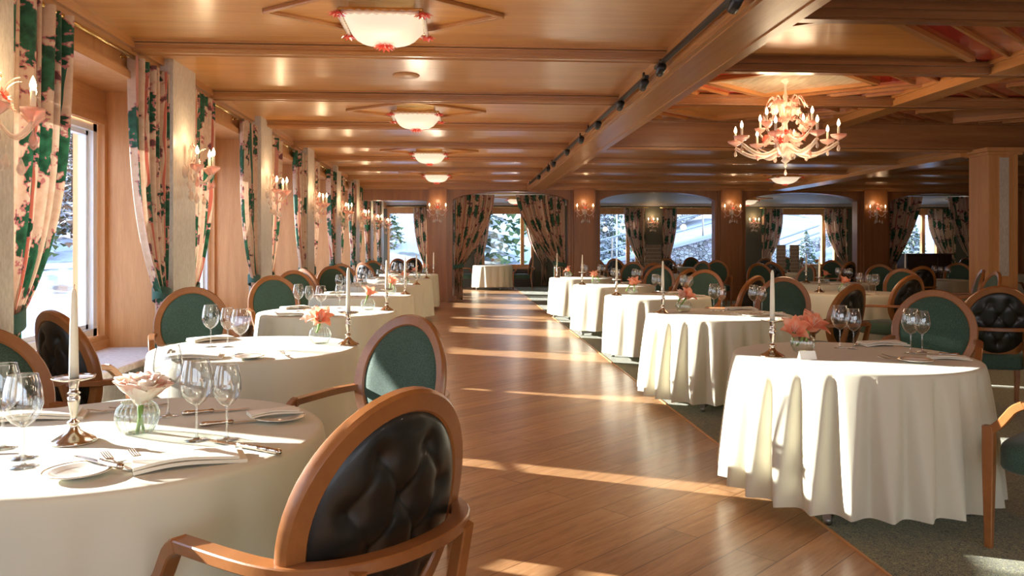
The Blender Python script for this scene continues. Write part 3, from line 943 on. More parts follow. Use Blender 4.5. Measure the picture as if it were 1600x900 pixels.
# ceiling bowl lamps in moulded diamonds
def make_bowl():
    root = empty('ceiling_lamp')
    m = MB()
    hx, hy = .76, .56
    for (a, b) in (((-hx, 0), (0, -hy)), ((0, -hy), (hx, 0)), ((hx, 0), (0, hy)), ((0, hy), (-hx, 0))):
        m.bar([(a[0], a[1], -.012), (b[0], b[1], -.012)], .035, .026)
        m.bar([(a[0] * .96, a[1] * .96, -.008), (b[0] * .96, b[1] * .96, -.008)], .02, .018)
    m.build('diamond_moulding', 'beam_wood_x', root)
    s = .26
    m = MB()
    for (x0, x1, y0, y1) in ((-s, s, -s, -s + .03), (-s, s, s - .03, s), (-s, -s + .03, -s, s), (s - .03, s, -s, s)):
        m.box(x0, x1, y0, y1, -.075, -.05, .005)
    m.box(-.2, .2, -.2, .2, -.05, -.0)
    m.build('square_frame', 'brass', root)
    pts = []
    N = 16
    for i in range(N + 1):
        row = []
        for j in range(N + 1):
            x, y = -1 + 2 * i / N, -1 + 2 * j / N
            q = max(0, 1 - (abs(x) ** 2.4 + abs(y) ** 2.4) / 2) ** .8
            e = (1 - abs(x) ** 8) * (1 - abs(y) ** 8)
            row.append((x * (s - .015), y * (s - .015), -.07 - .14 * q * e))
        pts.append(row)
    MB().grid(pts).build('glass_bowl', 'bowl', root, smooth=True)
    for sx in (-1, 1):
        for sy in (-1, 1):
            flower_mb(.068, 7, cup=.7).xf(Matrix.Translation((sx * s, sy * s, -.08)) @ Matrix.Rotation(PI, 4, 'X')).build('glass_flower', 'coral_glass', root)
            m = MB()
            if sy > 0:
                m.tube([(sx * s, s * (1 - t / 10), -.08) for t in range(1, 20)], [.010 + .007 * (t % 2) for t in range(1, 20)], 6)
            else:
                m.tube([(s * (1 - t / 10), sx * s, -.08) for t in range(1, 20)], [.010 + .007 * (t % 2) for t in range(1, 20)], 6)
            m.build('glass_bead_border', 'crystal', root, smooth=True)
    flower_mb(.085, 9, cup=.8).xf(Matrix.Translation((0, 0, -.205)) @ Matrix.Rotation(PI, 4, 'X')).build('finial_flower', 'coral_glass', root)
    d = bpy.data.lights.new('bowl_light', 'POINT')
    d.shadow_soft_size = .12; d.energy = BOWL_W; d.color = (1.0, .80, .58)
    o = bpy.data.objects.new('bowl_light', d); COL.objects.link(o); o.parent = root; o.location = (0, 0, -.70)
    return Proto(root)
BOWL_W = 8 * LAMP
bowl = make_bowl()
for k in range(-1, 4):
    y = 4.99 + 3.56 * k
    word = ['behind the viewer', 'largest in view, over the first two window-side tables', 'second along the aisle ceiling', 'third along the aisle ceiling', 'last along the aisle ceiling before the partition'][k + 1]
    bowl.put((-.49, y, ZC), 0, 'lit square glass bowl ceiling lamp, ' + word, 'ceiling lamp')
bowl.put((6.75, 15.6, ZC), 0, 'lit glass bowl ceiling lamp on the low ceiling below the chandelier', 'ceiling lamp')
for (x, y, l) in ((3.72, 1.3, 'added unseen bowl fill lamp in the coffered part behind the viewer'), (8, 3.0, 'added bowl fill lamp in the far coffered part out of view'), (3.72, -.9, 'added unseen bowl fill lamp near the back wall'), (11.0, 3.0, 'added unseen bowl fill lamp by the far side wall')):  # out-of-view bowls added to brighten the coffered part
    bowl.put((x, y, ZH), 0, l, 'ceiling lamp') if y < 4 else None
for (x, l) in ((1.6, 'small glass bowl lamp on the rear room ceiling seen through the curtained archway'), (8.5, 'small glass bowl lamp on the rear room ceiling near the stone wall window'), (15.4, 'small glass bowl lamp on the rear room ceiling above the dark sideboard')):
    bowl.put((x, 22.3, 2.78), 0, l, 'ceiling lamp')
# recessed speaker disc, downlights
o = MB().lathe([(0, -.012), (.11, -.012), (.118, -.004), (.118, 0)], 32).build('ceiling_speaker', 'oak', None, smooth=True, loc=(-.48, 6.82, ZC))
tag(o, 'flat round wood-coloured speaker disc flush in the aisle ceiling', 'speaker')
for (x, y, l) in ((4.12, 6.55, 'small round downlight in the wooden coffer above the chandelier'), (4.62, 8.55, 'small round downlight in the pale coffer beside the chandelier')):
    r = empty('downlight', (x, y, ZH - (.03 if y > 8 else 0)), 0, l, 'downlight')
    MB().lathe([(.035, 0), (.05, -.003), (.05, -.012), (.033, -.014)], 20, caps=(False, False)).build('trim_ring', 'brass', r, smooth=True)
    MB().lathe([(0, -.006), (.034, -.006)], 16).build('lens', 'lens', r)
# chandelier
def make_chandelier():
    root = empty('chandelier', (3.68, 8.5, 2.25))
    tag(root, 'large pink and clear blown-glass chandelier with lit candle bulbs', 'chandelier')
    rib = lambda a, z: .07 * math.cos(8 * a)
    prof = [(.002, -.02), (.02, 0), (.008, .03), (.05, .06), (.03, .09), (.075, .15), (.09, .19), (.06, .24), (.03, .27), (.055, .33), (.03, .40), (.02, .48), (.06, .55), (.07, .60), (.03, .66), (.015, .74), (.03, .79), (.012, .84), (.012, .93), (.03, .95), (.05, .965), (.06, .99)]
    MB().lathe(prof, 16, rib=rib).build('stem', 'crystal', root, smooth=True)
    for k in range(8):
        a = 2 * PI * k / 8 + .2
        p = arm_path(.56, .24, .24, .12, a, 12)
        arm = MB().tube(p, [.029 - .0008 * i for i in range(13)], 8).build('arm', 'crystal', root, smooth=True)
        ex, ey = .56 * math.cos(a), .56 * math.sin(a)
        cup_mb((ex, ey, .30), .088, 10).build('drip_cup', 'pink_glass', arm, smooth=True)
        MB().lathe([(.014, 0), (.014, .12), (.006, .125)], 10, (ex, ey, .29)).build('candle_sleeve', 'wax', arm, smooth=True)
        bulb_mb((ex, ey, .415), 1.15).build('candle_bulb', 'bulb', arm, smooth=True)
        drop_mb((ex, ey, .25), 1.0).build('glass_drop', 'crystal', arm, smooth=True)
    for k in range(4):
        a = 2 * PI * k / 4 + .55
        p = arm_path(.34, .36, .40, .10, a, 10)
        arm = MB().tube(p, [.018 - .0006 * i for i in range(11)], 8).build('arm', 'crystal', root, smooth=True)
        ex, ey = .34 * math.cos(a), .34 * math.sin(a)
        cup_mb((ex, ey, .45), .062, 10).build('drip_cup', 'pink_glass', arm, smooth=True)
        MB().lathe([(.013, 0), (.013, .11), (.006, .115)], 10, (ex, ey, .44)).build('candle_sleeve', 'wax', arm, smooth=True)
        bulb_mb((ex, ey, .555), 1.15).build('candle_bulb', 'bulb', arm, smooth=True)
    rnd = random.Random(5)
    for k in range(40):
        a = rnd.random() * 2 * PI
        lay = k % 3
        z = (.30, .46, .66)[lay] + rnd.uniform(-.05, .06)
        q = (.20, .22, .17)[lay] + rnd.uniform(-.04, .05)
        MB_ = flower_mb(rnd.uniform(.05, .08), 6, cup=.6).xf(Matrix.Translation((q * math.cos(a), q * math.sin(a), z)) @ Matrix.Rotation(a, 4, 'Z') @ Matrix.Rotation(.9, 4, 'Y'))
        MB_.build('glass_flower', 'pink_glass' if k % 6 else 'coral_glass', root)
    for k in range(10):
        a = 2 * PI * k / 10
        P = [(lerp(.03, .23, t) * math.cos(a), lerp(.03, .23, t) * math.sin(a), .52 + .28 * math.sin(PI * .8 * t) - .02 * t) for t in [i / 8 for i in range(9)]]
        MB().tube(P, [.014 - .0012 * i for i in range(9)], 6).build('glass_leaf', 'pink_glass' if k % 2 else 'crystal', root, smooth=True)
        drop_mb((.25 * math.cos(a), .25 * math.sin(a), .60), .9).build('glass_drop', 'pink_glass', root, smooth=True)
        if k % 2 == 0:
            P = [(lerp(.03, .30, t) * math.cos(a + .3), lerp(.03, .30, t) * math.sin(a + .3), .22 - .06 * math.sin(PI * t)) for t in [i / 6 for i in range(7)]]
            MB().tube(P, .007, 6).build('glass_leaf', 'crystal', root, smooth=True)
            drop_mb((.30 * math.cos(a + .3), .30 * math.sin(a + .3), .21), 1.2).build('glass_drop', 'pink_glass', root, smooth=True)
    drop_mb((0, 0, 0), .9).build('glass_drop', 'crystal', root, smooth=True)
    add_point(root, (0, 0, .60), 24 * LAMP, (1.0, .75, .47), .3)
    add_point(root, (0, -.1, -.30), 22 * LAMP, (1.0, .75, .47), .3)
    return root
CH = make_chandelier()
o = copy_tree(CH); o.location = (7.3, 5.1, 2.25)  # out-of-view copy added to light the far side of the hall
tag(o, 'unseen chandelier added for light over the carpet beyond the picture edge', 'chandelier')
# black track with spot heads along the long beam
for j, (y0, y1, heads) in enumerate(((2.5, 5.95, (4.2, 5.8)), (6.25, 9.3, (6.35, 7.3, 8.5)), (9.7, 13.0, (9.7, 11.0, 12.6)), (13.3, 17.2, (13.4, 15.0)))):
    w = ('over the first bays, longest piece in view', 'between the second pair of cross beams', 'past the middle of the aisle', 'nearest the partition')[j]
    o = MB().box(1.515, 1.548, y0, y1, ZC - .12, ZC - .095).box(1.525, 1.54, y0 + .1, y0 + .13, ZC - .095, ZC - .05).box(1.525, 1.54, y1 - .13, y1 - .1, ZC - .095, ZC - .05).build('lighting_track', 'black_metal')
    tag(o, 'thin black lighting track along the long beam, ' + w, 'lighting track')
    for i, y in enumerate(heads):
        r = empty('spotlight', (1.53, y, ZC - .12), 0, 'small black spotlight on the track along the beam, number %s of its piece, track piece %s' % (ord_[i], w), 'spotlight')
        r['label'] = 'small black track spotlight, %s one on the piece %s' % (ord_[i], w.split(',')[0])
        MB().lathe([(.02, -.05), (.032, -.05), (.034, 0), (.034, .05), (.02, .06)], 14).xf(Matrix.Translation((0, 0, -.035)) @ Matrix.Rotation(1.2, 4, 'X')).build('spot_head', 'black_metal', r, smooth=True)
        MB().lathe([(0, -.052), (.022, -.052)], 12).xf(Matrix.Translation((0, 0, -.035)) @ Matrix.Rotation(1.2, 4, 'X')).build('lens', 'lens', r)

# ================================================================ CURTAINS
def curtain_mb(W, z0, z1, zt, tw=.16, folds=7, amp=.045, seed=0, gather=2.2):
    """hangs in the x-z plane from x=0 (fixed edge) to x=W at the top, drawn to the fixed edge at height zt"""
    rnd = random.Random(seed)
    ph = [rnd.uniform(0, 6.28) for _ in range(4)]
    NX, NZ = 110, 44
    pts, uv = [], []
    full = abs(W) * 1.8
    sg = 1 if W > 0 else -1
    for j in range(NZ + 1):
        z = lerp(z1, z0, j / NZ)
        if z >= zt:
            t = (z1 - z) / (z1 - zt)
            w = lerp(abs(W), tw, t ** gather)
            k = t
        else:
            t = (zt - z) / max(.01, zt - z0)
            w = lerp(tw, tw - .01, min(1, t * 1.5))
            k = 1 - .35 * min(1, t * 2)
        row = []
        for i in range(NX + 1):
            s_ = i / NX
            f = s_ + .018 * math.sin(5 * s_ * PI + ph[0] + 2 * k)
            x = w * s_
            a_ = amp * (1 - .45 * k)
            y = a_ * math.sin(2 * PI * folds * f + ph[1]) + .4 * a_ * math.sin(2 * PI * folds * .5 * f + ph[2] + k)
            x += .35 * a_ * math.sin(4 * PI * folds * f + ph[3]) * (w / abs(W)) * .4
            row.append((sg * x, y, z))
            uv.append((s_ * full + seed * .37, z + seed * .21))
        pts.append(row)
    m = MB().grid(pts)
    m.uv = uv
    return m
def place_curtain(W, x, y, rz, label, z0=.1, z1=2.72, zt=.95, seed=0, tw=.18, gather=3.6, folds=7, tie=True, amp=.045):
    root = empty('curtain', (x, y, 0), rz, label, 'curtain')
    curtain_mb(W, z0, z1, zt, tw, folds, amp, seed, gather).build('drape', 'curtain', root, smooth=True)
    if tie:
        sg = 1 if W > 0 else -1
        m = MB()
        P = []
        n = 20
        for i in range(n):
            a = 2 * PI * i / n
            P.append((sg * (tw / 2) + (tw / 2 + .02) * math.cos(a), .065 * math.sin(a), zt + .03 * math.cos(a) * sg))
        m.bar(P, .012, .10, closed=True)
        m.build('tieback', 'tie', root, smooth=True)
    return root
cord = ['first', 'second', 'third', 'fourth', 'fifth', 'sixth', 'seventh', 'eighth', 'ninth']
RODX = -2.37
def rod(y0, y1, k):
    root = empty('curtain_rod', (RODX, 0, 2.71), 0, 'brass curtain rod over the %s window along the window side' % cord[k], 'curtain rod')
    MB().tube([(0, y0, 0), (0, y1, 0)], .014, 10).build('pole', 'brass', root, smooth=True)
    for y in (y0, y1):
        MB().sphere((0, y, 0), .024, 10, 8).build('finial', 'brass', root, smooth=True)
    for y in (y0 + .75, y1 - .55):
        MB().tube([(0, y, -.01), (-.02, y, -.012), (-.08, y - .0, .0)], .007, 6).lathe([(.022, 0), (.022, .006), (.01, .012)], 10, (0, 0, 0)).build('bracket', 'brass', root, smooth=True) if False else \
            MB().tube([(0, y, 0), (-.08, y, 0)], .008, 6).sphere((-.076, y, 0), .02, 8, 6, (.4, 1, 1)).build('bracket', 'brass', root, smooth=True)
for k in range(2, 10):
    if k + 1 >= len(piers): break
    ya, yb = piers[k] + .52, piers[k + 1]
    if yb > YR - .2: break
    n = k - 2
    rod(ya + .03, yb - .08, n)
    near = n >= 1
    # near-side drape of the bay (fixed edge at ya) and far-side drape (fixed edge at yb)
    place_curtain(.62, RODX, ya + .01, PI / 2, 'leaf-print curtain at the near side of the %s window, tied with a green band' % cord[n], seed=2 * n + 3, z0=.06, folds=6, tw=.12)
    place_curtain(-.62, RODX, yb - .01, PI / 2, 'leaf-print curtain at the far side of the %s window, tied with a green band' % cord[n], seed=2 * n + 4, z0=.06, folds=6, gather=3.4, tw=.12)
# drapes in the archways
yy = YP + .24
place_curtain(1.02, -.18, yy + .1, 0, 'long dark leaf-print drape pulled aside at the pillar side of the aisle archway', z0=.02, z1=2.62, zt=.85, seed=31, tw=.24, folds=8, gather=1.7, amp=.06)
place_curtain(-1.25, 2.61, yy + .1, 0, 'long dark leaf-print drape swept to the table side of the aisle archway', z0=.02, z1=2.62, zt=.9, seed=32, tw=.3, folds=9, gather=1.6, amp=.06)
place_curtain(1.0, 10.82, yy + .1, 0, 'dark drape at the sconce side of the wide far archway', z0=.02, z1=2.62, zt=.7, seed=33, tw=.22, folds=8, gather=1.5, amp=.06)
place_curtain(-1.0, 13.55, yy + .1, 0, 'dark drape beside the free-standing pillar in the far archway', z0=.02, z1=2.62, zt=.7, seed=34, tw=.25, folds=8, gather=1.9, amp=.06)
for (x0, x1, l) in ((-.3, 2.7, 'aisle archway'), (10.7, 13.6, 'far archway')):
    r = empty('curtain_rod', (0, yy + .1, 2.66), 0, 'brass rod carrying the drapes behind the ' + l, 'curtain rod')
    MB().tube([(x0, 0, 0), (x1, 0, 0)], .014, 8).build('pole', 'brass', r, smooth=True)
    for x in (x0 + .1, x1 - .1):
        MB().tube([(x, 0, 0), (x, -.10, 0)], .008, 6).build('bracket', 'brass', r, smooth=True)
for k, (x0, x1) in enumerate(((-2.4, -1.0), (.35, 2.95), (4.3, 6.25), (6.65, 8.8), (10.05, 13.3), (14.7, 17.1), (17.3, 18.7))):
    r = empty('curtain_rod', (0, YR - .18, 2.64), 0, 'brass curtain rod over the %s rear window counted from the corner' % cord[k], 'curtain rod')
    MB().tube([(x0, 0, 0), (x1, 0, 0)], .014, 8).build('pole', 'brass', r, smooth=True)
    for x in (x0 + .08, x1 - .08):
        MB().tube([(x, 0, 0), (x, .18, 0)], .008, 6).build('bracket', 'brass', r, smooth=True)
# drapes at the rear windows
rc = [(-1.05, -.5, 'striped curtain at the corner window in the rear room'), (2.85, -.75, 'striped curtain half behind the swept drape in the archway'),
      (6.15, -.72, 'striped curtain beside the narrow window with the netting view'), (6.72, .52, 'striped curtain at the window showing the stone wall, sconce side'),
      (10.15, .75, 'striped curtain at the wide window, sconce side'), (13.15, -.85, 'striped curtain at the wide window, mullion side'),
      (16.95, -1.0, 'striped curtain at the window with the little fir'), (.45, .5, 'striped curtain behind the pillar side of the aisle archway'), (18.6, -.45, 'striped curtain at the last narrow rear window')]
for i, (x, W, lab) in enumerate(rc):
    place_curtain(W, x, YR - .18, 0, lab, z0=.05, z1=2.62, zt=.8, seed=50 + i, tw=.2, folds=6, gather=2.4, tie=False)

# ================================================================ CHAIRS
def make_chair():
    root = empty('dining_chair')
    TILT = math.radians(11)
    yb, zc = -.255, .72
    def bp(x, h, d=0.0):
        """point on the oval back: x sideways, h up from its centre, d outwards to the rear"""
        yy = yb + .55 * x * x - d * math.cos(TILT) - math.sin(TILT) * h
        return (x, yy, zc + math.cos(TILT) * h - d * math.sin(TILT))
    # oval frame
    A, B, n = .248, .278, 56
    sec = [(-.026, -.013), (-.020, -.019), (.020, -.019), (.027, -.010), (.027, .010), (.020, .019), (-.020, .019), (-.026, .013)]
    vs, fs = [], []
    for i in range(n):
        a = 2 * PI * i / n
        cx_, cz_ = A * math.cos(a), B * math.sin(a)
        nx, nz = math.cos(a) / A, math.sin(a) / B
        L = math.hypot(nx, nz); nx /= L; nz /= L
        for (r, d) in sec:
            vs.append(bp(cx_ + nx * r, cz_ + nz * r, d))
    m8 = len(sec)
    for i in range(n):
        j = (i + 1) % n
        for k in range(m8):
            fs.append((i * m8 + k, j * m8 + k, j * m8 + (k + 1) % m8, i * m8 + (k + 1) % m8))
    MB().add(vs, fs).build('back_frame', 'chair_wood', root, angle=35)
    # pads
    def pad(sign, bulge, tuft):
        R, T = (30, 84) if tuft else (9, 40)
        a_, b_ = .226, .256
        btn = [(sx * .085 * (1 if r % 2 == 0 else 2 if False else 1), 0) for sx in () for r in ()]
        btn = []
        for zz, xs in ((.165, (-.07, .07)), (.055, (-.14, 0, .14)), (-.055, (-.07, .07)), (-.165, (-.13, 0, .13))):
            btn += [(x, zz) for x in xs]
        segs = []
        for i, p in enumerate(btn):
            for q in btn[i + 1:]:
                if .03 < abs(p[1] - q[1]) < .12 and abs(p[0] - q[0]) < .09:
                    segs.append((p, q))
        for x in (-.07, .07): segs.append(((x, .165), (x * 1.4, .30)))
        for x in (-.13, 0, .13): segs.append(((x, -.165), (x * 1.3, -.30)))
        for s_ in (-1, 1): segs.append(((s_ * .14, .055), (s_ * .26, .10)))
        def disp(x, z):
            rr = (x / a_) ** 2 + (z / b_) ** 2
            h = bulge * max(0, 1 - rr ** 2.2) ** .6
            if tuft:
                for (bx, bz) in btn:
                    d2 = (x - bx) ** 2 + (z - bz) ** 2
                    h -= .016 * math.exp(-d2 / .0009)
                g = 0
                for (p, q) in segs:
                    vx, vz = q[0] - p[0], q[1] - p[1]
                    t = max(0, min(1, ((x - p[0]) * vx + (z - p[1]) * vz) / (vx * vx + vz * vz)))
                    d = math.hypot(x - p[0] - t * vx, z - p[1] - t * vz)
                    g = max(g, math.exp(-(d / .008) ** 1.3))
                h -= .0075 * g * max(0, 1 - rr ** 3)
            return h
        vs = [bp(0, 0, sign * (.008 + disp(0, 0)))]
        for i in range(1, R + 1):
            r = i / R
            for k in range(T):
                a = 2 * PI * k / T
                x, z = a_ * r * math.cos(a), b_ * r * math.sin(a)
                vs.append(bp(x, z, sign * (.008 + disp(x, z))))
        fs = [(0, 1 + k, 1 + (k + 1) % T) for k in range(T)]
        for i in range(R - 1):
            for k in range(T):
                o = 1 + i * T
                fs.append((o + k, o + T + k, o + T + (k + 1) % T, o + (k + 1) % T))
        return MB().add(vs, fs)
    pad(-1, .022, False).build('backrest_cushion', 'green_fabric', root, smooth=True)
    bk = pad(1, .030, True).build('tufted_back', 'leather', root, smooth=True)
    # seat: rounded cushion on a trapezoid plan
    def outline(i_, z, grow=0.0):
        P = []
        N = 40
        for k in range(N):
            a = 2 * PI * k / N
            c, s_ = math.cos(a), math.sin(a)
            e = 2 / 5.0
            x = (abs(c) ** e) * (1 if c > 0 else -1)
            y = (abs(s_) ** e) * (1 if s_ > 0 else -1)
            wx = .262 if y > 0 else lerp(.225, .262, 1 + y)
            P.append((x * (wx - i_), y * (.255 - i_) + .01, z))
        return P
    vs = []
    lay = [(.03, .335), (.006, .345), (0, .36), (0, .43), (.004, .447), (.016, .462), (.045, .474), (.11, .483), (.2, .487)]
    for i_, z in lay: vs += outline(i_, z)
    N = 40
    fs = [tuple(reversed(range(N))), tuple(range((len(lay) - 1) * N, len(lay) * N))]
    for i in range(len(lay) - 1):
        for k in range(N):
            fs.append((i * N + k, i * N + (k + 1) % N, (i + 1) * N + (k + 1) % N, (i + 1) * N + k))
    MB().add(vs, fs).build('seat', 'green_fabric', root, smooth=True)
    # horseshoe arm rail passing behind the oval, sweeping down to the front legs
    half = [(.287, .15, .652), (.288, .05, .658), (.288, -.06, .664), (.28, -.16, .668), (.255, -.24, .67), (.20, -.30, .672), (.12, -.338, .673), (.045, -.352, .673)]
    path = half + [(-x, y, z) for x, y, z in reversed(half)]
    # smooth
    def smoothp(P, it=1):
        for _ in range(it):
            Q = [P[0]]
            for a, b in zip(P, P[1:]):
                a, b = Vector(a), Vector(b)
                Q += [a * .75 + b * .25, a * .25 + b * .75]
            Q.append(P[-1]); P = Q
        return P
    m = MB().bar(smoothp(path), .046, .028)
    for sx in (-1, 1):
        sp_ = [(.291, .13, .655), (.291, .165, .635), (.288, .19, .60), (.284, .215, .565), (.280, .24, .54), (.277, .266, .52)]
        m.bar(smoothp([(sx * x, y, z) for x, y, z in sp_]), .040, .036, up=(0, .7, .7))
    m.build('arm_rail', 'chair_wood', root, angle=40)
    for sx in (-1, 1):
        MB().bar([(sx * .277, .270, .54), (sx * .277, .270, .34), (sx * .272, .272, 0)], [.048, .046, .03], [.046, .044, .03], up=(0, 1, 0)).build('leg', 'chair_wood', root, angle=40)
        MB().bar([(sx * .17, -.335, .672), (sx * .185, -.288, .50), (sx * .20, -.272, .38), (sx * .215, -.33, 0)], [.036, .038, .04, .028], [.034, .036, .038, .028], up=(0, 1, 0)).build('leg', 'chair_wood', root, angle=40)
    return Proto(root)
chair = make_chair()
def put_chair(x, y, face, label, group=None):
    """face = direction the sitter looks, degrees to the left of the view axis (+y)"""
    chair.put((x, y, 0.0 if x < 1.7 and x > -.75 else .005), math.radians(face), label, 'chair', group)
def back_at(px, Y, face):
    """seat position for a chair whose oval back is seen at picture column px at distance Y"""
    u = (px - 800) / 1200
    c, s_ = math.cos(YAW), math.sin(YAW)
    X = Y * (u * c + s_) / (c - u * s_)
    a = math.radians(face)
    return X - .27 * math.sin(a), Y + .27 * math.cos(a)

# ================================================================ TABLES
def cloth_mb(R, nf, amp, seed, hem=.09, sharp=2.6, flare=.055):
    rnd = random.Random(seed)
    N = 384 if seed == 3 else 200
    ph = rnd.uniform(0, 6.28)
    w1, w2 = rnd.uniform(.25, .5), rnd.uniform(.15, .3)
    p1, p2 = rnd.uniform(0, 6.28), rnd.uniform(0, 6.28)
    def fold(a):
        b = nf * a + ph + w1 * 2 * math.sin(2 * a + p1) + w2 * 2 * math.sin(3 * a + p2)
        return (.5 + .5 * math.cos(b)) ** sharp
    if seed == 3:
        w1 = w2 = .16
        am = lambda a: amp * (.22 + .78 * max(0, .5 + .5 * math.cos(a - 1.18 * PI)) ** .8)
    else:
        am = lambda a: amp * (.75 + .25 * math.sin(a * 2 + p2))
    vs, rows = [], []
    zt = .752
    for r in (0.25, .5, .75, .9, .97, .992):
        rows.append([(R * r * math.cos(2 * PI * k / N), R * r * math.sin(2 * PI * k / N), zt - (.003 if r > .99 else 0)) for k in range(N)])
    for (dr, dz) in ((.0, .008), (.004, .018)):
        rows.append([((R + dr) * math.cos(2 * PI * k / N), (R + dr) * math.sin(2 * PI * k / N), zt - dz) for k in range(N)])
    K = 22
    for j in range(1, K + 1):
        t = j / K
        row = []
        for k in range(N):
            a = 2 * PI * k / N
            c_ = .5 + .5 * math.cos(nf * a + ph + w1 * 2 * math.sin(2 * a + p1) + w2 * 2 * math.sin(3 * a + p2))
            # hollows start as narrow points under the rim and widen downwards, ridges thin out
            hol = (1 - c_) ** lerp(6.0, .6 * 2 / sharp, t ** .55)
            r = R + .004 + flare * t ** .8 - am(a) * (t ** .5) * hol
            z = zt - .018 - (zt - .018 - hem) * t + (.012 * math.sin(2 * a + p2) if j == K else 0) * 1.0
            row.append((r * math.cos(a), r * math.sin(a), z))
        rows.append(row)
    vs = [(0, 0, zt)]
    for r in rows: vs += r
    fs = [(0, 1 + k, 1 + (k + 1) % N) for k in range(N)]
    for i in range(len(rows) - 1):
        o = 1 + i * N
        for k in range(N):
            fs.append((o + k, o + N + k, o + N + (k + 1) % N, o + (k + 1) % N))
    return MB().add(vs, fs)
def make_table(R=.61):
    root = empty('round_table')
    MB().lathe([(0, .715), (R - .015, .715), (R - .004, .725), (R - .004, .738), (R - .015, .745), (0, .745)], 64).build('tabletop', 'dark_brown', root, smooth=False)
    MB().lathe([(.05, .05), (.045, .12), (.04, .4), (.045, .68), (.12, .715)], 20).build('pedestal', 'steel', root, smooth=True)
    for k in range(4):
        a = PI / 4 + k * PI / 2
        c, s_ = math.cos(a), math.sin(a)
        MB().bar([(.04 * c, .04 * s_, .075), (.35 * c, .35 * s_, .055), ((R - .045) * c, (R - .045) * s_, .045)], [.05, .045, .04], [.05, .04, .035]).lathe([(.018, 0), (.022, .006), (.022, .03), (.015, .04)], 12, ((R - .07) * c, (R - .07) * s_, 0)).build('foot', 'steel', root, angle=40)
    return Proto(root)
table = make_table()
cloths = []
for (nf, amp, seed, sharp) in ((25, .088, 3, 2.2), (12, .035, 5, 1.2), (15, .045, 8, 1.4), (14, .055, 13, 1.8)):
    cloths.append(cloth_mb(.615, nf, amp, seed, sharp=sharp, flare=.09 if seed == 3 else .05))
cloth_objs = {}
def put_table(x, y, style, desc, rz=0.0, sc_=1.0):
    z0 = .004 if (x > 1.74 or (x < -.75 and y < 8.2)) else 0
    table.put((x, y, z0), rz + .1, 'round pedestal table under the white cloth, ' + desc, 'table').scale = (sc_ * .985, sc_ * .985, 1)
    if style not in cloth_objs:
        o = cloths[style].build('tablecloth', 'cloth', None, smooth=True)
        cloth_objs[style] = o
    else:
        o = cloth_objs[style].copy(); COL.objects.link(o)
    o.location = (x, y, 0); o.rotation_euler = (0, 0, rz)
    o.scale = (sc_, sc_, 1)
    tag(o, 'white draped cloth on the ' + desc, 'tablecloth')
ZT = .7525

# ---------------------------------------------------------------- tableware
def make_glass(h, rb, rr, hs):
    """bowl radius rb, rim radius rr, stem height hs"""
    root = empty('wine_glass')
    hb = h - hs
    prof = [(.004, hs), (.012, hs + .004), (rb * .55, hs + hb * .10), (rb * .85, hs + hb * .24), (rb, hs + hb * .42), (rb * .98, hs + hb * .58), (rb * .9, hs + hb * .78), (rr, h)]
    MB().lathe(prof, 28, caps=(False, False)).build('bowl', 'glass', root, smooth=True)
    MB().tube([(rr * math.cos(a), rr * math.sin(a), h) for a in [2 * PI * i / 28 for i in range(28)]], .0009, 4, closed=True).build('rim', 'glass', root, smooth=True)
    MB().lathe([(.034, 0), (.0345, .0015), (.012, .004), (.005, .010), (.0038, .03), (.0036, hs - .01), (.006, hs + .002)], 20).build('stem', 'glass', root, smooth=True)
    return Proto(root)
big_glass = make_glass(.245, .0485, .036, .105)
small_glass = make_glass(.228, .042, .031, .10)
def make_vase():
    root = empty('glass_vase')
    rib = lambda a, z: .05 * math.cos(22 * a)
    MB().lathe([(.034, 0), (.046, .004), (.060, .03), (.064, .055), (.058, .080), (.044, .094), (.046, .100)], 110, rib=rib, caps=(True, False)).build('ribbed_body', 'vase_glass', root, smooth=True)
    MB().lathe([(.030, .005), (.043, .008), (.057, .033), (.060, .052)], 40, caps=(True, True)).build('water', 'water', root, smooth=True)
    return Proto(root)
vase = make_vase()
def make_candlestick():
    root = empty('candlestick')
    MB().lathe([(.064, 0), (.064, .004), (.058, .010), (.040, .020), (.022, .032), (.014, .045), (.011, .052), (.018, .057), (.018, .062), (.009, .067), (.0085, .075),
                (.010, .085), (.0165, .12), (.018, .135), (.012, .142), (.020, .147), (.012, .153), (.013, .165), (.017, .185), (.016, .19)], 28).build('stem', 'silver', root, smooth=True)
    MB().lathe([(.014, .186), (.045, .187), (.058, .193), (.060, .197), (.052, .194), (.016, .196)], 28, rib=lambda a, z: .05 * math.cos(8 * a) if z > .19 else 0).build('drip_plate', 'silver', root, smooth=True)
    return Proto(root)
stick = make_candlestick()
def make_candle():
    root = empty('taper_candle')
    MB().lathe([(.0135, 0), (.0135, .02), (.0115, .15), (.0085, .255), (.005, .268), (.0, .272)], 18).build('wax_body', 'wax', root, smooth=True)
    MB().tube([(0, 0, .268), (.001, 0, .277), (.003, 0, .284)], .0011, 5).build('wick', 'wick', root)
    return Proto(root)
candle = make_candle()
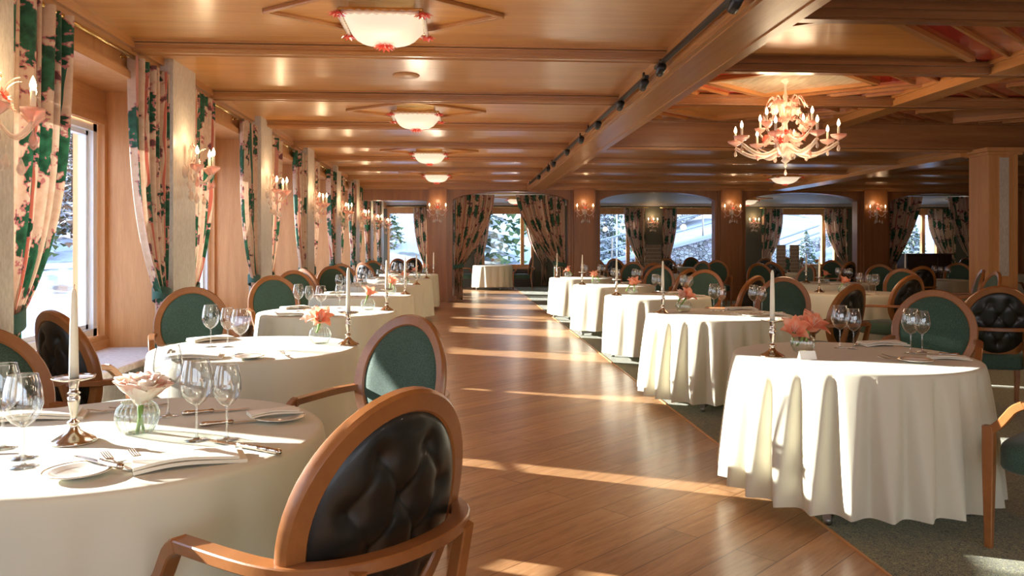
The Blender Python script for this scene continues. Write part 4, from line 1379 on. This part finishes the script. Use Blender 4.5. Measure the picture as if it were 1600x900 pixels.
def petal_grid(L, W, curl, lift, a0, c=(0, 0, 0), base=.012, cup=.3, seed=0):
    """one petal: length L, width W, opening angle lift at the base, curling outwards"""
    pts = []
    for i in range(8):
        t = i / 7
        ang = lift - curl * t * t
        row = []
        w = W * math.sin(PI * min(1, .12 + .88 * t) ** .8) ** .75 if t < 1 else W * .02
        for j in range(5):
            s_ = -1 + 2 * j / 4
            row.append((t, s_, w))
        pts.append(row)
    # integrate along the length
    out = []
    x, z = base, 0
    for i, row in enumerate(pts):
        t = i / 7
        ang = lift - curl * t ** 1.5
        if i:
            x += L / 7 * math.cos(ang); z += L / 7 * math.sin(ang)
        r = []
        for (t_, s_, w) in row:
            y = s_ * w / 2
            zz = z + cup * w * s_ * s_ * .5 + .003 * math.sin(9 * t + 5 * s_ + seed)
            xx = x - cup * w * s_ * s_ * .25
            ca, sa = math.cos(a0), math.sin(a0)
            r.append((c[0] + xx * ca - y * sa, c[1] + xx * sa + y * ca, c[2] + zz))
        out.append(r)
    return MB().grid(out)
def make_amaryllis(s, mat, seed):
    rnd = random.Random(seed)
    root = empty('amaryllis')
    for k in range(6):
        m = petal_grid(s * (.105 if k % 2 else .098), s * .066, 1.15 + rnd.uniform(-.2, .2), 1.25 + rnd.uniform(-.1, .1), PI / 3 * k + rnd.uniform(-.1, .1), seed=k)
        m.build('petal', mat, root, smooth=True)
    m = MB()
    for k in range(5):
        a = 1.2 * k
        m.tube([(0, 0, 0), (.01 * math.cos(a), .01 * math.sin(a), s * .05), (.018 * math.cos(a), .018 * math.sin(a), s * .075)], .0012, 4)
    m.build('stamen', 'pale_petal', root)
    MB().tube([(0, 0, -.10), (.002, 0, -.05), (0, 0, .004)], [.006, .0065, .010], 8).build('stem', 'green_stem', root, smooth=True)
    return Proto(root)
am_a = make_amaryllis(1.0, 'coral_petal', 1)
am_b = make_amaryllis(.95, 'pink_petal', 2)
def make_ranunculus():
    root = empty('ranunculus')
    rnd = random.Random(9)
    for ring, (n, L, W, lift, curl, z) in enumerate(((9, .108, .088, .85, .10, -.004), (9, .106, .082, 1.05, .25, 0), (8, .098, .07, 1.22, .5, .004), (7, .088, .058, 1.4, .2, .006), (5, .075, .045, 1.55, -.2, .008))):
        for k in range(n):
            m = petal_grid(L, W, curl + rnd.uniform(-.15, .2), lift + rnd.uniform(-.12, .12), 2 * PI * k / n + ring * .35 + rnd.uniform(-.1, .1), (0, 0, z), cup=.55, seed=k + ring)
            m.build('petal', 'pale_petal' if (k + ring) % 3 else 'pink_petal', root, smooth=True)
    MB().tube([(0, 0, -.105), (.004, 0, -.05), (0, 0, .01)], [.006, .007, .012], 8).build('stem', 'green_stem', root, smooth=True)
    MB().tube([(.02, .01, -.10), (.008, 0, -.05), (0, 0, .0)], [.004, .005, .006], 6).build('stem', 'green_stem', root, smooth=True)
    return root
def make_plate():
    root = empty('bread_plate')
    MB().lathe([(0, .004), (.045, .004), (.052, .007), (.066, .012), (.082, .014), (.0825, .016), (.066, .0145), (.05, .009), (0, .006)], 48).build('plate_body', 'china', root, smooth=True)
    MB().tube([(.081 * math.cos(a), .081 * math.sin(a), .0155) for a in [2 * PI * i / 48 for i in range(48)]], .0012, 5, closed=True).build('rim_line', 'brass', root, smooth=True)
    return Proto(root)
plate = make_plate()
def make_napkin():
    root = empty('napkin')
    def layer(x0, x1, y0, y1, z, th, lift):
        pts = []
        for i in range(13):
            u = i / 12
            r = []
            for j in range(5):
                v = j / 4
                r.append((lerp(x0, x1, u), lerp(y0, y1, v) + .006 * math.sin(3 * u), z + lift * math.sin(PI * u * .9) + .004 * math.sin(5 * u + 2 * v)))
            pts.append(r)
        m = MB().grid(pts)
        top = len(m.v)
        m2 = MB().grid([[(x, y, zz + th) for x, y, zz in r] for r in pts])
        m.add(m2.v, m2.f)
        # side wall
        idx = [i * 5 for i in range(13)] + [12 * 5 + j for j in range(1, 5)] + [i * 5 + 4 for i in range(11, -1, -1)] + [j for j in range(3, 0, -1)]
        for a, b in zip(idx, idx[1:] + idx[:1]):
            m.f.append((a, b, b + top, a + top))
        return m
    layer(-.14, .14, -.055, .055, .001, .009, .006).build('lower_fold', 'napkin', root, angle=50)
    layer(-.14, .12, -.052, .05, .0115, .008, .008).build('upper_fold', 'napkin', root, angle=50)
    return Proto(root)
napkin = make_napkin()
def make_fork():
    root = empty('fork')
    m = MB().bar([(0, -.10, .006), (0, -.06, .005), (0, 0, .004), (0, .03, .007)], [.011, .008, .0045, .006], [.003, .0028, .0028, .0022])
    m.bar([(0, .03, .007), (0, .045, .006), (0, .055, .0075)], [.006, .02, .0215], .0022)
    m.build('handle', 'silver', root, angle=40)
    for k in range(4):
        x = -.0088 + .0059 * k
        MB().bar([(x, .053, .0072), (x, .075, .012), (x * .95, .098, .018)], [.0032, .003, .0018], .0018).build('tine', 'silver', root)
    return Proto(root)
fork = make_fork()
def make_knife():
    root = empty('knife')
    MB().lathe([(.002, 0), (.0075, .004), (.0085, .02), (.0065, .05), (.006, .085), (.008, .1), (.004, .105)], 10).xf(Matrix.Translation((0, -.115, .0085)) @ Matrix.Rotation(-PI / 2, 4, 'X')).build('handle', 'silver', root, smooth=True)
    MB().bar([(0, -.012, .006), (.002, .05, .005), (.002, .095, .005), (-.003, .112, .005)], [.012, .018, .015, .003], [.003, .0015, .0015, .001]).build('blade', 'silver', root, angle=40)
    return Proto(root)
knife = make_knife()

def P_(cx, cyy, dx, dy): return (cx + dx, cyy + dy, ZT)
def put_candle(x, y, where):
    stick.put((x, y, ZT), 0, 'silver candlestick on the ' + where, 'candlestick')
    candle.put((x, y, ZT + .1905), 0, 'unlit ivory taper candle on the ' + where, 'candle')
def put_vase(x, y, where, blooms):
    vase.put((x, y, ZT), 0, 'small ribbed glass vase on the ' + where, 'vase')
    for (pr, dx, dy, dz, tx, ty, rz, s, w) in blooms:
        pr.put((x + dx, y + dy, ZT + .112 + dz), rz, '%s amaryllis %s in the vase on the %s' % ('coral' if pr is am_a else 'pink', w, where), 'flower', tilt=(tx, ty), scale=s)

# ---- window-side row
ON = ['first', 'second', 'third', 'fourth', 'fifth', 'sixth', 'seventh']
LT = [(-1.06, 2.47, 1, .4), (-1.19, 4.57, 1, 1.9), (-1.2, 7.05, 2, .9), (-1.2, 9.4, 3, 2.4), (-1.2, 11.8, 2, 3.0), (-1.15, 14.1, 1, .2), (-1.1, 16.4, 3, 1.2)]
for i, (x, y, st, rz) in enumerate(LT):
    put_table(x, y, st, '%s table of the window-side row' % ON[i], rz, .94 if i == 1 else 1.0)
# first table, laid in detail
w1 = 'first window-side table'
put_candle(-1.16, 2.39, w1)
vase.put((-1.02, 2.50, ZT), 0, 'small ribbed glass vase on the first window-side table', 'vase')
r = make_ranunculus(); r.location = (-1.01, 2.50, ZT + .092); r.rotation_euler = (.12, .12, .3)
tag(r, 'large blush white ranunculus in the vase on the first window-side table', 'flower')
for (pr, x, y, l) in ((big_glass, -1.165, 2.13, 'wine glass standing before the candlestick'), (small_glass, -1.215, 2.22, 'narrow wine glass overlapped by another beside the candlestick'),
                      (big_glass, -1.33, 2.33, 'wine glass at the chair side behind the overlapping pair'),
                      (big_glass, -1.01, 2.73, 'wine glass standing behind the ranunculus vase'), (big_glass, -.80, 2.39, 'wider wine glass of the pair beside the tufted chair'),
                      (small_glass, -.71, 2.39, 'narrower wine glass of the pair beside the tufted chair')):
    pr.put((x, y, ZT), 0, l + ' on the first window-side table', 'wine glass')
napkin.put((-.73, 2.13, ZT), .42, 'folded white napkin at the table edge before the tufted chair', 'napkin')
napkin.put((-1.43, 2.72, ZT), .25, 'folded white napkin behind the candlestick on the first window-side table', 'napkin')
napkin.put((-.63, 2.66, ZT + .017), .5, 'folded napkin on the bread plate beside the wooden arm', 'napkin', scale=.62)
plate.put((-.98, 2.04, ZT), 0, 'gold-rimmed bread plate at the front edge of the first window-side table', 'plate')
plate.put((-.61, 2.64, ZT), 0, 'bread plate under a napkin on the first window-side table', 'plate')
fork.put((-.925, 2.135, ZT), .75, 'dinner fork nearer the bread plate on the first window-side table', 'fork')
fork.put((-.86, 2.155, ZT), .75, 'dinner fork beside the napkin on the first window-side table', 'fork')
knife.put((-.955, 2.09, ZT + .016), .95, 'butter knife lying across the gold-rimmed bread plate', 'knife')
for j, (x, y) in enumerate(((-.66, 2.30), (-.63, 2.28), (-.60, 2.26))):
    knife.put((x, y, ZT), 1.0, '%s of three silver knives beside the wine glass pair' % ('upper', 'middle', 'lower')[2 - j] if False else ('silver knife nearest the wine glasses of the three', 'middle silver knife of the three by the wine glass pair', 'silver knife nearest the table edge of the three')[j], 'knife')
knife.put((-.86, 2.78, ZT), -1.15, 'silver knife lying behind the wine glass pair', 'knife')
knife.put((-.74, 2.60, ZT), -1.2, 'silver knife resting beside the napkin plate', 'knife')
fork.put((-1.22, 2.83, ZT), 2.2, 'silver fork at the back of the table behind the candle', 'fork')
fork.put((-1.16, 2.86, ZT), 2.2, 'second silver fork at the back of the table behind the candle', 'fork')
fork.put((-1.40, 2.24, ZT), -.9, 'fork at the chair side edge of the first window-side table', 'fork')
for i in range(1, 7):
    x, y = LT[i][:2]
    w = '%s window-side table' % ON[i]
    put_candle(x + .52, y + .07, w)
    if i == 1:
        bl = [(am_a, .0, -.01, .02, .75, .15, .3, 1.0, 'facing the aisle'), (am_b, -.04, .02, .03, -.1, -.75, 1.3, .9, 'turned to the window')]
    else:
        bl = [(am_a, 0, 0, .02, .5, .25 * (-1) ** i, i * 1.1, 1.0 + .05 * (i % 2), 'wide open')]
        if i in (3, 4): bl.append((am_b, .03, .02, .0, -.3, .6, .4 * i, .85, 'smaller and leaning'))
    put_vase(x + .34, y + .15, w, bl)
    gl = [(big_glass, -.27, .03, 'nearest the window'), (small_glass, -.17, .02, 'in the middle of three'), (big_glass, -.01, -.29, 'nearest the viewer')]
    if i >= 2: gl.append((small_glass, .05, .34, 'at the far setting'))
    for pr, dx, dy, l in gl:
        pr.put(P_(x, y, dx, dy), 0, 'wine glass %s on the %s' % (l, w), 'wine glass')
    napkin.put(P_(x, y, -.2, -.44), .15, 'folded napkin at the near edge of the %s' % w, 'napkin')
    napkin.put(P_(x, y, -.36, .34), .8, 'folded napkin at the window edge of the %s' % w, 'napkin')
    if i < 3:
        plate.put(P_(x, y, .08, -.47), 0, 'bread plate at the near edge of the %s' % w, 'plate')
        knife.put(P_(x, y, -.42, -.2), .3, 'silver knife on the %s' % w, 'knife')
        fork.put(P_(x, y, -.02, -.50) if False else P_(x, y, .25, -.38), .4, 'silver fork on the %s' % w, 'fork')
# ---- aisle row on the carpet
RT = [(2.10, 4.0, 0, .0), (2.24, 6.55, 0, .12), (2.33, 9.0, 2, .3), (2.33, 11.6, 3, 1.0), (2.28, 14.3, 2, 2.0)]
for i, (x, y, st, rz) in enumerate(RT):
    put_table(x, y, st, '%s table of the row along the carpet edge' % ON[i], rz)
    w = '%s carpet-edge table' % ON[i]
    put_candle(x - (.47 if i else .44), y + (.09 if i else 0), w)
    if i == 0:
        bl = [(am_a, .03, -.01, .01, .55, .35, .2, 1.15, 'opening towards the viewer'), (am_a, -.05, 0, -.01, .2, -.85, 1.0, 1.05, 'hanging to the candle side'), (am_a, .05, .03, .02, -.3, .75, .5, 1.0, 'leaning away at the back')]
        put_vase(1.90, 4.16, w, bl)
    else:
        bl = [(am_a, .02, 0, .01, .5, .55, .2 + i, 1.05, 'turned to the viewer')]
        if i < 4: bl.append((am_b if i == 1 else am_a, -.03, 0, .01, .1, -.6, 1.0 + i, .95, 'leaning to the aisle'))
        put_vase(x - .24, y + .24, w, bl)
    gs = [(big_glass, .06, .31, 'nearer the vase of the far pair'), (small_glass, .12, .27, 'second of the far pair'), (big_glass, .34, .07, 'wider of the pair by the green chair'), (small_glass, .43, .11, 'narrower of the pair by the green chair')]
    for pr, dx, dy, l in gs:
        pr.put(P_(x, y, dx + (0 if i else .03), dy), 0, 'wine glass, %s on the %s' % (l, w), 'wine glass')
    napkin.put(P_(x, y, .36, .42) if i else (2.50, 4.40, ZT), .1, 'folded napkin at the far edge of the %s' % w, 'napkin')
    napkin.put(P_(x, y, .44, -.16), -.3, 'folded napkin at the near edge of the %s' % w, 'napkin', scale=.7)
    plate.put(P_(x, y, .2, -.25), 0, 'bread plate at the near side of the %s' % w, 'plate')
    if i < 2:
        fork.put(P_(x, y, .14, -.2), .9, 'silver fork beside the bread plate on the %s' % w, 'fork')
        fork.put(P_(x, y, .20, -.13), .9, 'second silver fork beside the bread plate on the %s' % w, 'fork')
        knife.put(P_(x, y, .30, .44), -.9, 'silver knife by the far napkin on the %s' % w, 'knife')
        knife.put(P_(x, y, .46, -.02), 1.3, 'silver knife by the wine glass pair on the %s' % w, 'knife')
# tent card
c = MB().add([(-.045, -.02, 0), (.045, -.02, 0), (.045, 0, .043), (-.045, 0, .043), (-.045, .02, 0), (.045, .02, 0), (-.045, .0, .042), (.045, .0, .042)], [(0, 1, 2, 3), (3, 2, 5, 4)]).build('table_card', 'white_paper', None, loc=(1.80, 3.89, ZT), rz=.1)
tag(c, 'small white tent card before the vase on the first carpet-edge table', 'card')
# ---- inner rows
IT = [(4.97, 9.45, 1, .5, 'nearest inner table'), (5.95, 11.95, 3, 1.5, 'inner table under the chandelier'), (8.3, 13.1, 1, 2.6, 'inner table before the free-standing pillar'),
      (7.25, 16.5, 3, .7, 'inner table with two woven panels'), (4.35, 15.8, 1, 1.8, 'inner table with one patterned panel'), (8.15, 9.35, 2, .2, 'table cut off at the pillar'),
      (11.3, 15.6, 2, .9, 'inner table nearest the far wall'), (.98, 23.9, 2, 1.1, 'lone table in the curtained archway'), (6.0, 21.4, 1, .3, 'rear table at the stone wall window'), (10.4, 21.6, 1, .6, 'rear table at the wide window')]
for i, (x, y, st, rz, d) in enumerate(IT):
    put_table(x, y, st, d, rz)
    d2 = d
    if i != 7 and i != 5:
        put_candle(x - .38, y + .12, d2)
    if i not in (5,):
        put_vase(x - .12 if i != 7 else x, y + .02, d2, [(am_a if i != 7 else am_b, 0, 0, .01, .45, .3 - .2 * (i % 3), i * .9, 1.0, 'wide open')])
    if i != 7:
        for pr, dx, dy, l in ((big_glass, .12, .05, 'nearer the vase'), (small_glass, .22, .02, 'second from the vase'), (big_glass, .1, -.36, 'at the near edge')):
            pr.put(P_(x, y, dx, dy), 0, 'wine glass %s on the %s' % (l, d2), 'wine glass')
        napkin.put(P_(x, y, -.1, -.45), .1, 'folded napkin on the %s' % d2, 'napkin')
for (x, y, w_, l) in ((6.98, 16.35, .2, 'tall brown woven panel standing on an inner table, candle side'), (7.28, 16.35, .2, 'tall brown woven panel standing on an inner table, mullion side'), (3.98, 15.7, .34, 'dark patterned panel standing on an inner table between curtains')):
    r = empty('standing_panel', (x, y, ZT), 0, l, 'panel')
    MB().box(-w_ / 2, w_ / 2, -.02, .02, .02, .62, .004).build('woven_face', 'weave', r)
    MB().box(-w_ / 2 - .02, w_ / 2 + .02, -.05, .05, 0, .02, .004).build('base', 'dark_brown', r)
# dark sideboard in the far arch
r = empty('sideboard', (12.45, 19.9, 0), 0, 'dark brown sideboard standing in the far archway below the window', 'sideboard')
MB().box(-.62, .62, -.25, .25, .06, 1.12, .01).build('body', 'dark_brown', r)
for k in range(3):
    d = MB().box(-.60 + .405 * k, -.215 + .405 * k, -.27, -.25, .1, 1.05, .004).build('door', 'dark_brown', r)
    MB().sphere((-.25 + .405 * k, -.285, .6), .014, 8, 6).build('knob', 'brass', d, smooth=True)
MB().box(-.66, .66, -.29, .27, 1.12, 1.15, .006).build('top', 'dark_brown', r)
for k in (-1, 1):
    MB().box(k * .55 - .04, k * .55 + .04, -.22, .22, 0, .06).build('foot', 'dark_brown', r)
r = empty('radiator_cover', (1.6, YR - .16, 0), 0, 'dark slatted radiator cover under the archway window', 'radiator cover')
m = MB().box(-.8, .8, -.12, .1, .0, .04).box(-.8, -.74, -.12, .1, .04, .5).box(.74, .8, -.12, .1, .04, .5)
for k in range(7): m.box(-.74, .74, -.11, -.08, .06 + .062 * k, .1 + .062 * k)
m.build('slatted_front', 'dark_brown', r)
MB().box(-.82, .82, -.14, .12, .5, .53).build('top', 'dark_brown', r)

# ================================================================ CHAIRS IN PLACE
ch = [
 ('xy', -.355, 1.95, 49, 'tufted dark leather chair in the foreground with its back to the viewer'),
 ('xy', -.42, 3.39, 141, 'chair with green fabric back beside the aisle, arm over the first table'),
 ('xy', -1.845, 4.20, -37, 'chair seen edge-on by the sill behind the first table candle'),
 ('xy', -1.70, 3.0, -127, 'green-backed chair cut by the picture edge at the first table'),
 ('px', 300, 6.1, -158, 'green-backed chair before the second linen pilaster behind the second table'),
 ('px', 427, 8.5, -155, 'green-backed chair before the third linen pilaster'),
 ('px', 459, 10.3, -155, 'green-backed chair just past the third linen pilaster, behind another'),
 ('px', 501, 11.3, -45, 'dark tufted chair among green ones in the window-side row'),
 ('px', 519, 12.6, -155, 'green-backed chair beyond the dark tufted chair by the windows'),
 ('px', 547, 14.2, -155, 'green-backed chair beside the fifth pilaster, window-side row'),
 ('px', 574, 15.6, -40, 'sunlit tufted chair at the sixth window-side table'),
 ('px', 583, 17.4, -150, 'chair at the last window-side table before the partition'),
 ('px', 1460, 5.35, 143, 'green-backed chair facing the viewer behind the first carpet-edge table'),
 ('px', 1560, 5.9, -22, 'green tufted chair with its back to the viewer beside the picture edge'),
 ('xy', 2.72, 3.20, 35.6, 'green-seated armchair at the first carpet-edge table, back out of view'),
 ('px', 1330, 6.35, 33, 'dark tufted chair turned aside between first and second carpet-edge tables'),
 ('px', 1224, 7.75, 150, 'green-backed chair behind the second carpet-edge table'),
 ('px', 1152, 8.3, 40, 'dark tufted chair between second and third carpet-edge tables'),
 ('px', 1101, 10.3, 150, 'green-backed chair behind the third carpet-edge table'),
 ('px', 1056, 11.0, 35, 'dark tufted chair half hidden behind the third table candle'),
 ('px', 1031, 12.9, 150, 'green-backed chair behind the fourth carpet-edge table'),
 ('px', 989, 15.7, 150, 'green-backed chair behind the fifth carpet-edge table'),
 ('px', 1420, 8.3, 22, 'dark tufted chair standing before the nearest inner table'),
 ('px', 1410, 10.6, 165, 'green-backed chair behind the nearest inner table'),
 ('px', 1464, 10.2, 62, 'dark chair seen edge-on beside the nearest inner table'),
 ('px', 1375, 13.2, 165, 'green-backed chair between inner tables, left of the large green one'),
 ('px', 1186, 14.2, 185, 'green-backed chair by the inner table below the chandelier'),
 ('px', 1262, 12.9, 100, 'dark chair beside the chandelier table, seen from the side'),
 ('px', 1497, 14.4, 160, 'green-backed chair behind the table before the pillar'),
 ('px', 1530, 13.9, -75, 'dark chair at the side of the table before the pillar'),
 ('px', 1440, 12.0, 0, 'dark chair before the table at the free-standing pillar'),
 ('px', 1574, 10.0, 62, 'dark chair seen edge-on before the free-standing pillar'),
 ('px', 1552, 9.3, 75, 'brown-framed chair half hidden beside the picture-edge table'),
 ('px', 1010, 14.9, -20, 'dark chair before the dark patterned panel'),
 ('px', 1083, 16.3, 120, 'dark chair at the side of the patterned-panel table'),
 ('px', 1120, 17.2, 165, 'chair below the pillar sconce facing the viewer'),
 ('px', 1215, 16.0, -60, 'dark chair beside the woven-panel table, candle side'),
 ('px', 1300, 17.3, 160, 'dark chair behind the woven-panel table'),
 ('px', 1327, 15.5, 30, 'dark chair before the woven-panel table'),
 ('px', 1560, 16.4, 170, 'dark chair behind the table nearest the far wall'),
 ('px', 930, 20.6, -30, 'dark chair silhouetted against the netting window'),
 ('px', 957, 20.2, -35, 'second dark chair silhouetted against the netting window'),
 ('px', 1080, 22.3, 180, 'green-backed chair silhouetted against the stone wall window'),
 ('px', 1045, 20.6, -20, 'dark chair before the rear room table by the stone wall window'),
 ('px', 1196, 20.6, -40, 'dark chair with a sunlit rim in the rear room, wide window'),
 ('px', 1227, 22.4, 150, 'dark chair behind the rear room table, wide window'),
 ('px', 1290, 21.6, 80, 'dark chair beside the mullion of the wide window'),
 ('px', 814, 23.9, 85, 'green-backed chair beside the lone table in the archway'),
 ('px', 727, 24.1, -85, 'chair half behind the drape at the lone archway table'),
 ('px', 622, 20.6, -20, 'dark chair silhouetted in the corner window, pillar far'),
 ('px', 646, 21.5, 20, 'dark chair silhouetted in the corner window, close to the pillar'),
 ('px', 1512, 20.8, 170, 'pale-lit chair beyond the sideboard in the far archway'),
]
ALLT = [t[:2] for t in LT + RT + IT]
SEATS = []
for c in ch:
    if c[0] == 'xy':
        put_chair(c[1], c[2], c[3], c[4])
    else:
        x, y = back_at(c[1], c[2], c[3])
        if c[2] > 7:
            for _ in range(6):
                for tx, ty in ALLT:
                    dd = math.hypot(x - tx, y - ty)
                    if dd < .93:
                        x += (x - tx) / dd * (.93 - dd); y += (y - ty) / dd * (.93 - dd)
                for tx, ty in SEATS:
                    dd = math.hypot(x - tx, y - ty)
                    if dd < .66:
                        x += (x - tx) / dd * (.66 - dd); y += (y - ty) / dd * (.66 - dd)
        SEATS.append((x, y))
        put_chair(x, y, c[3], c[4])
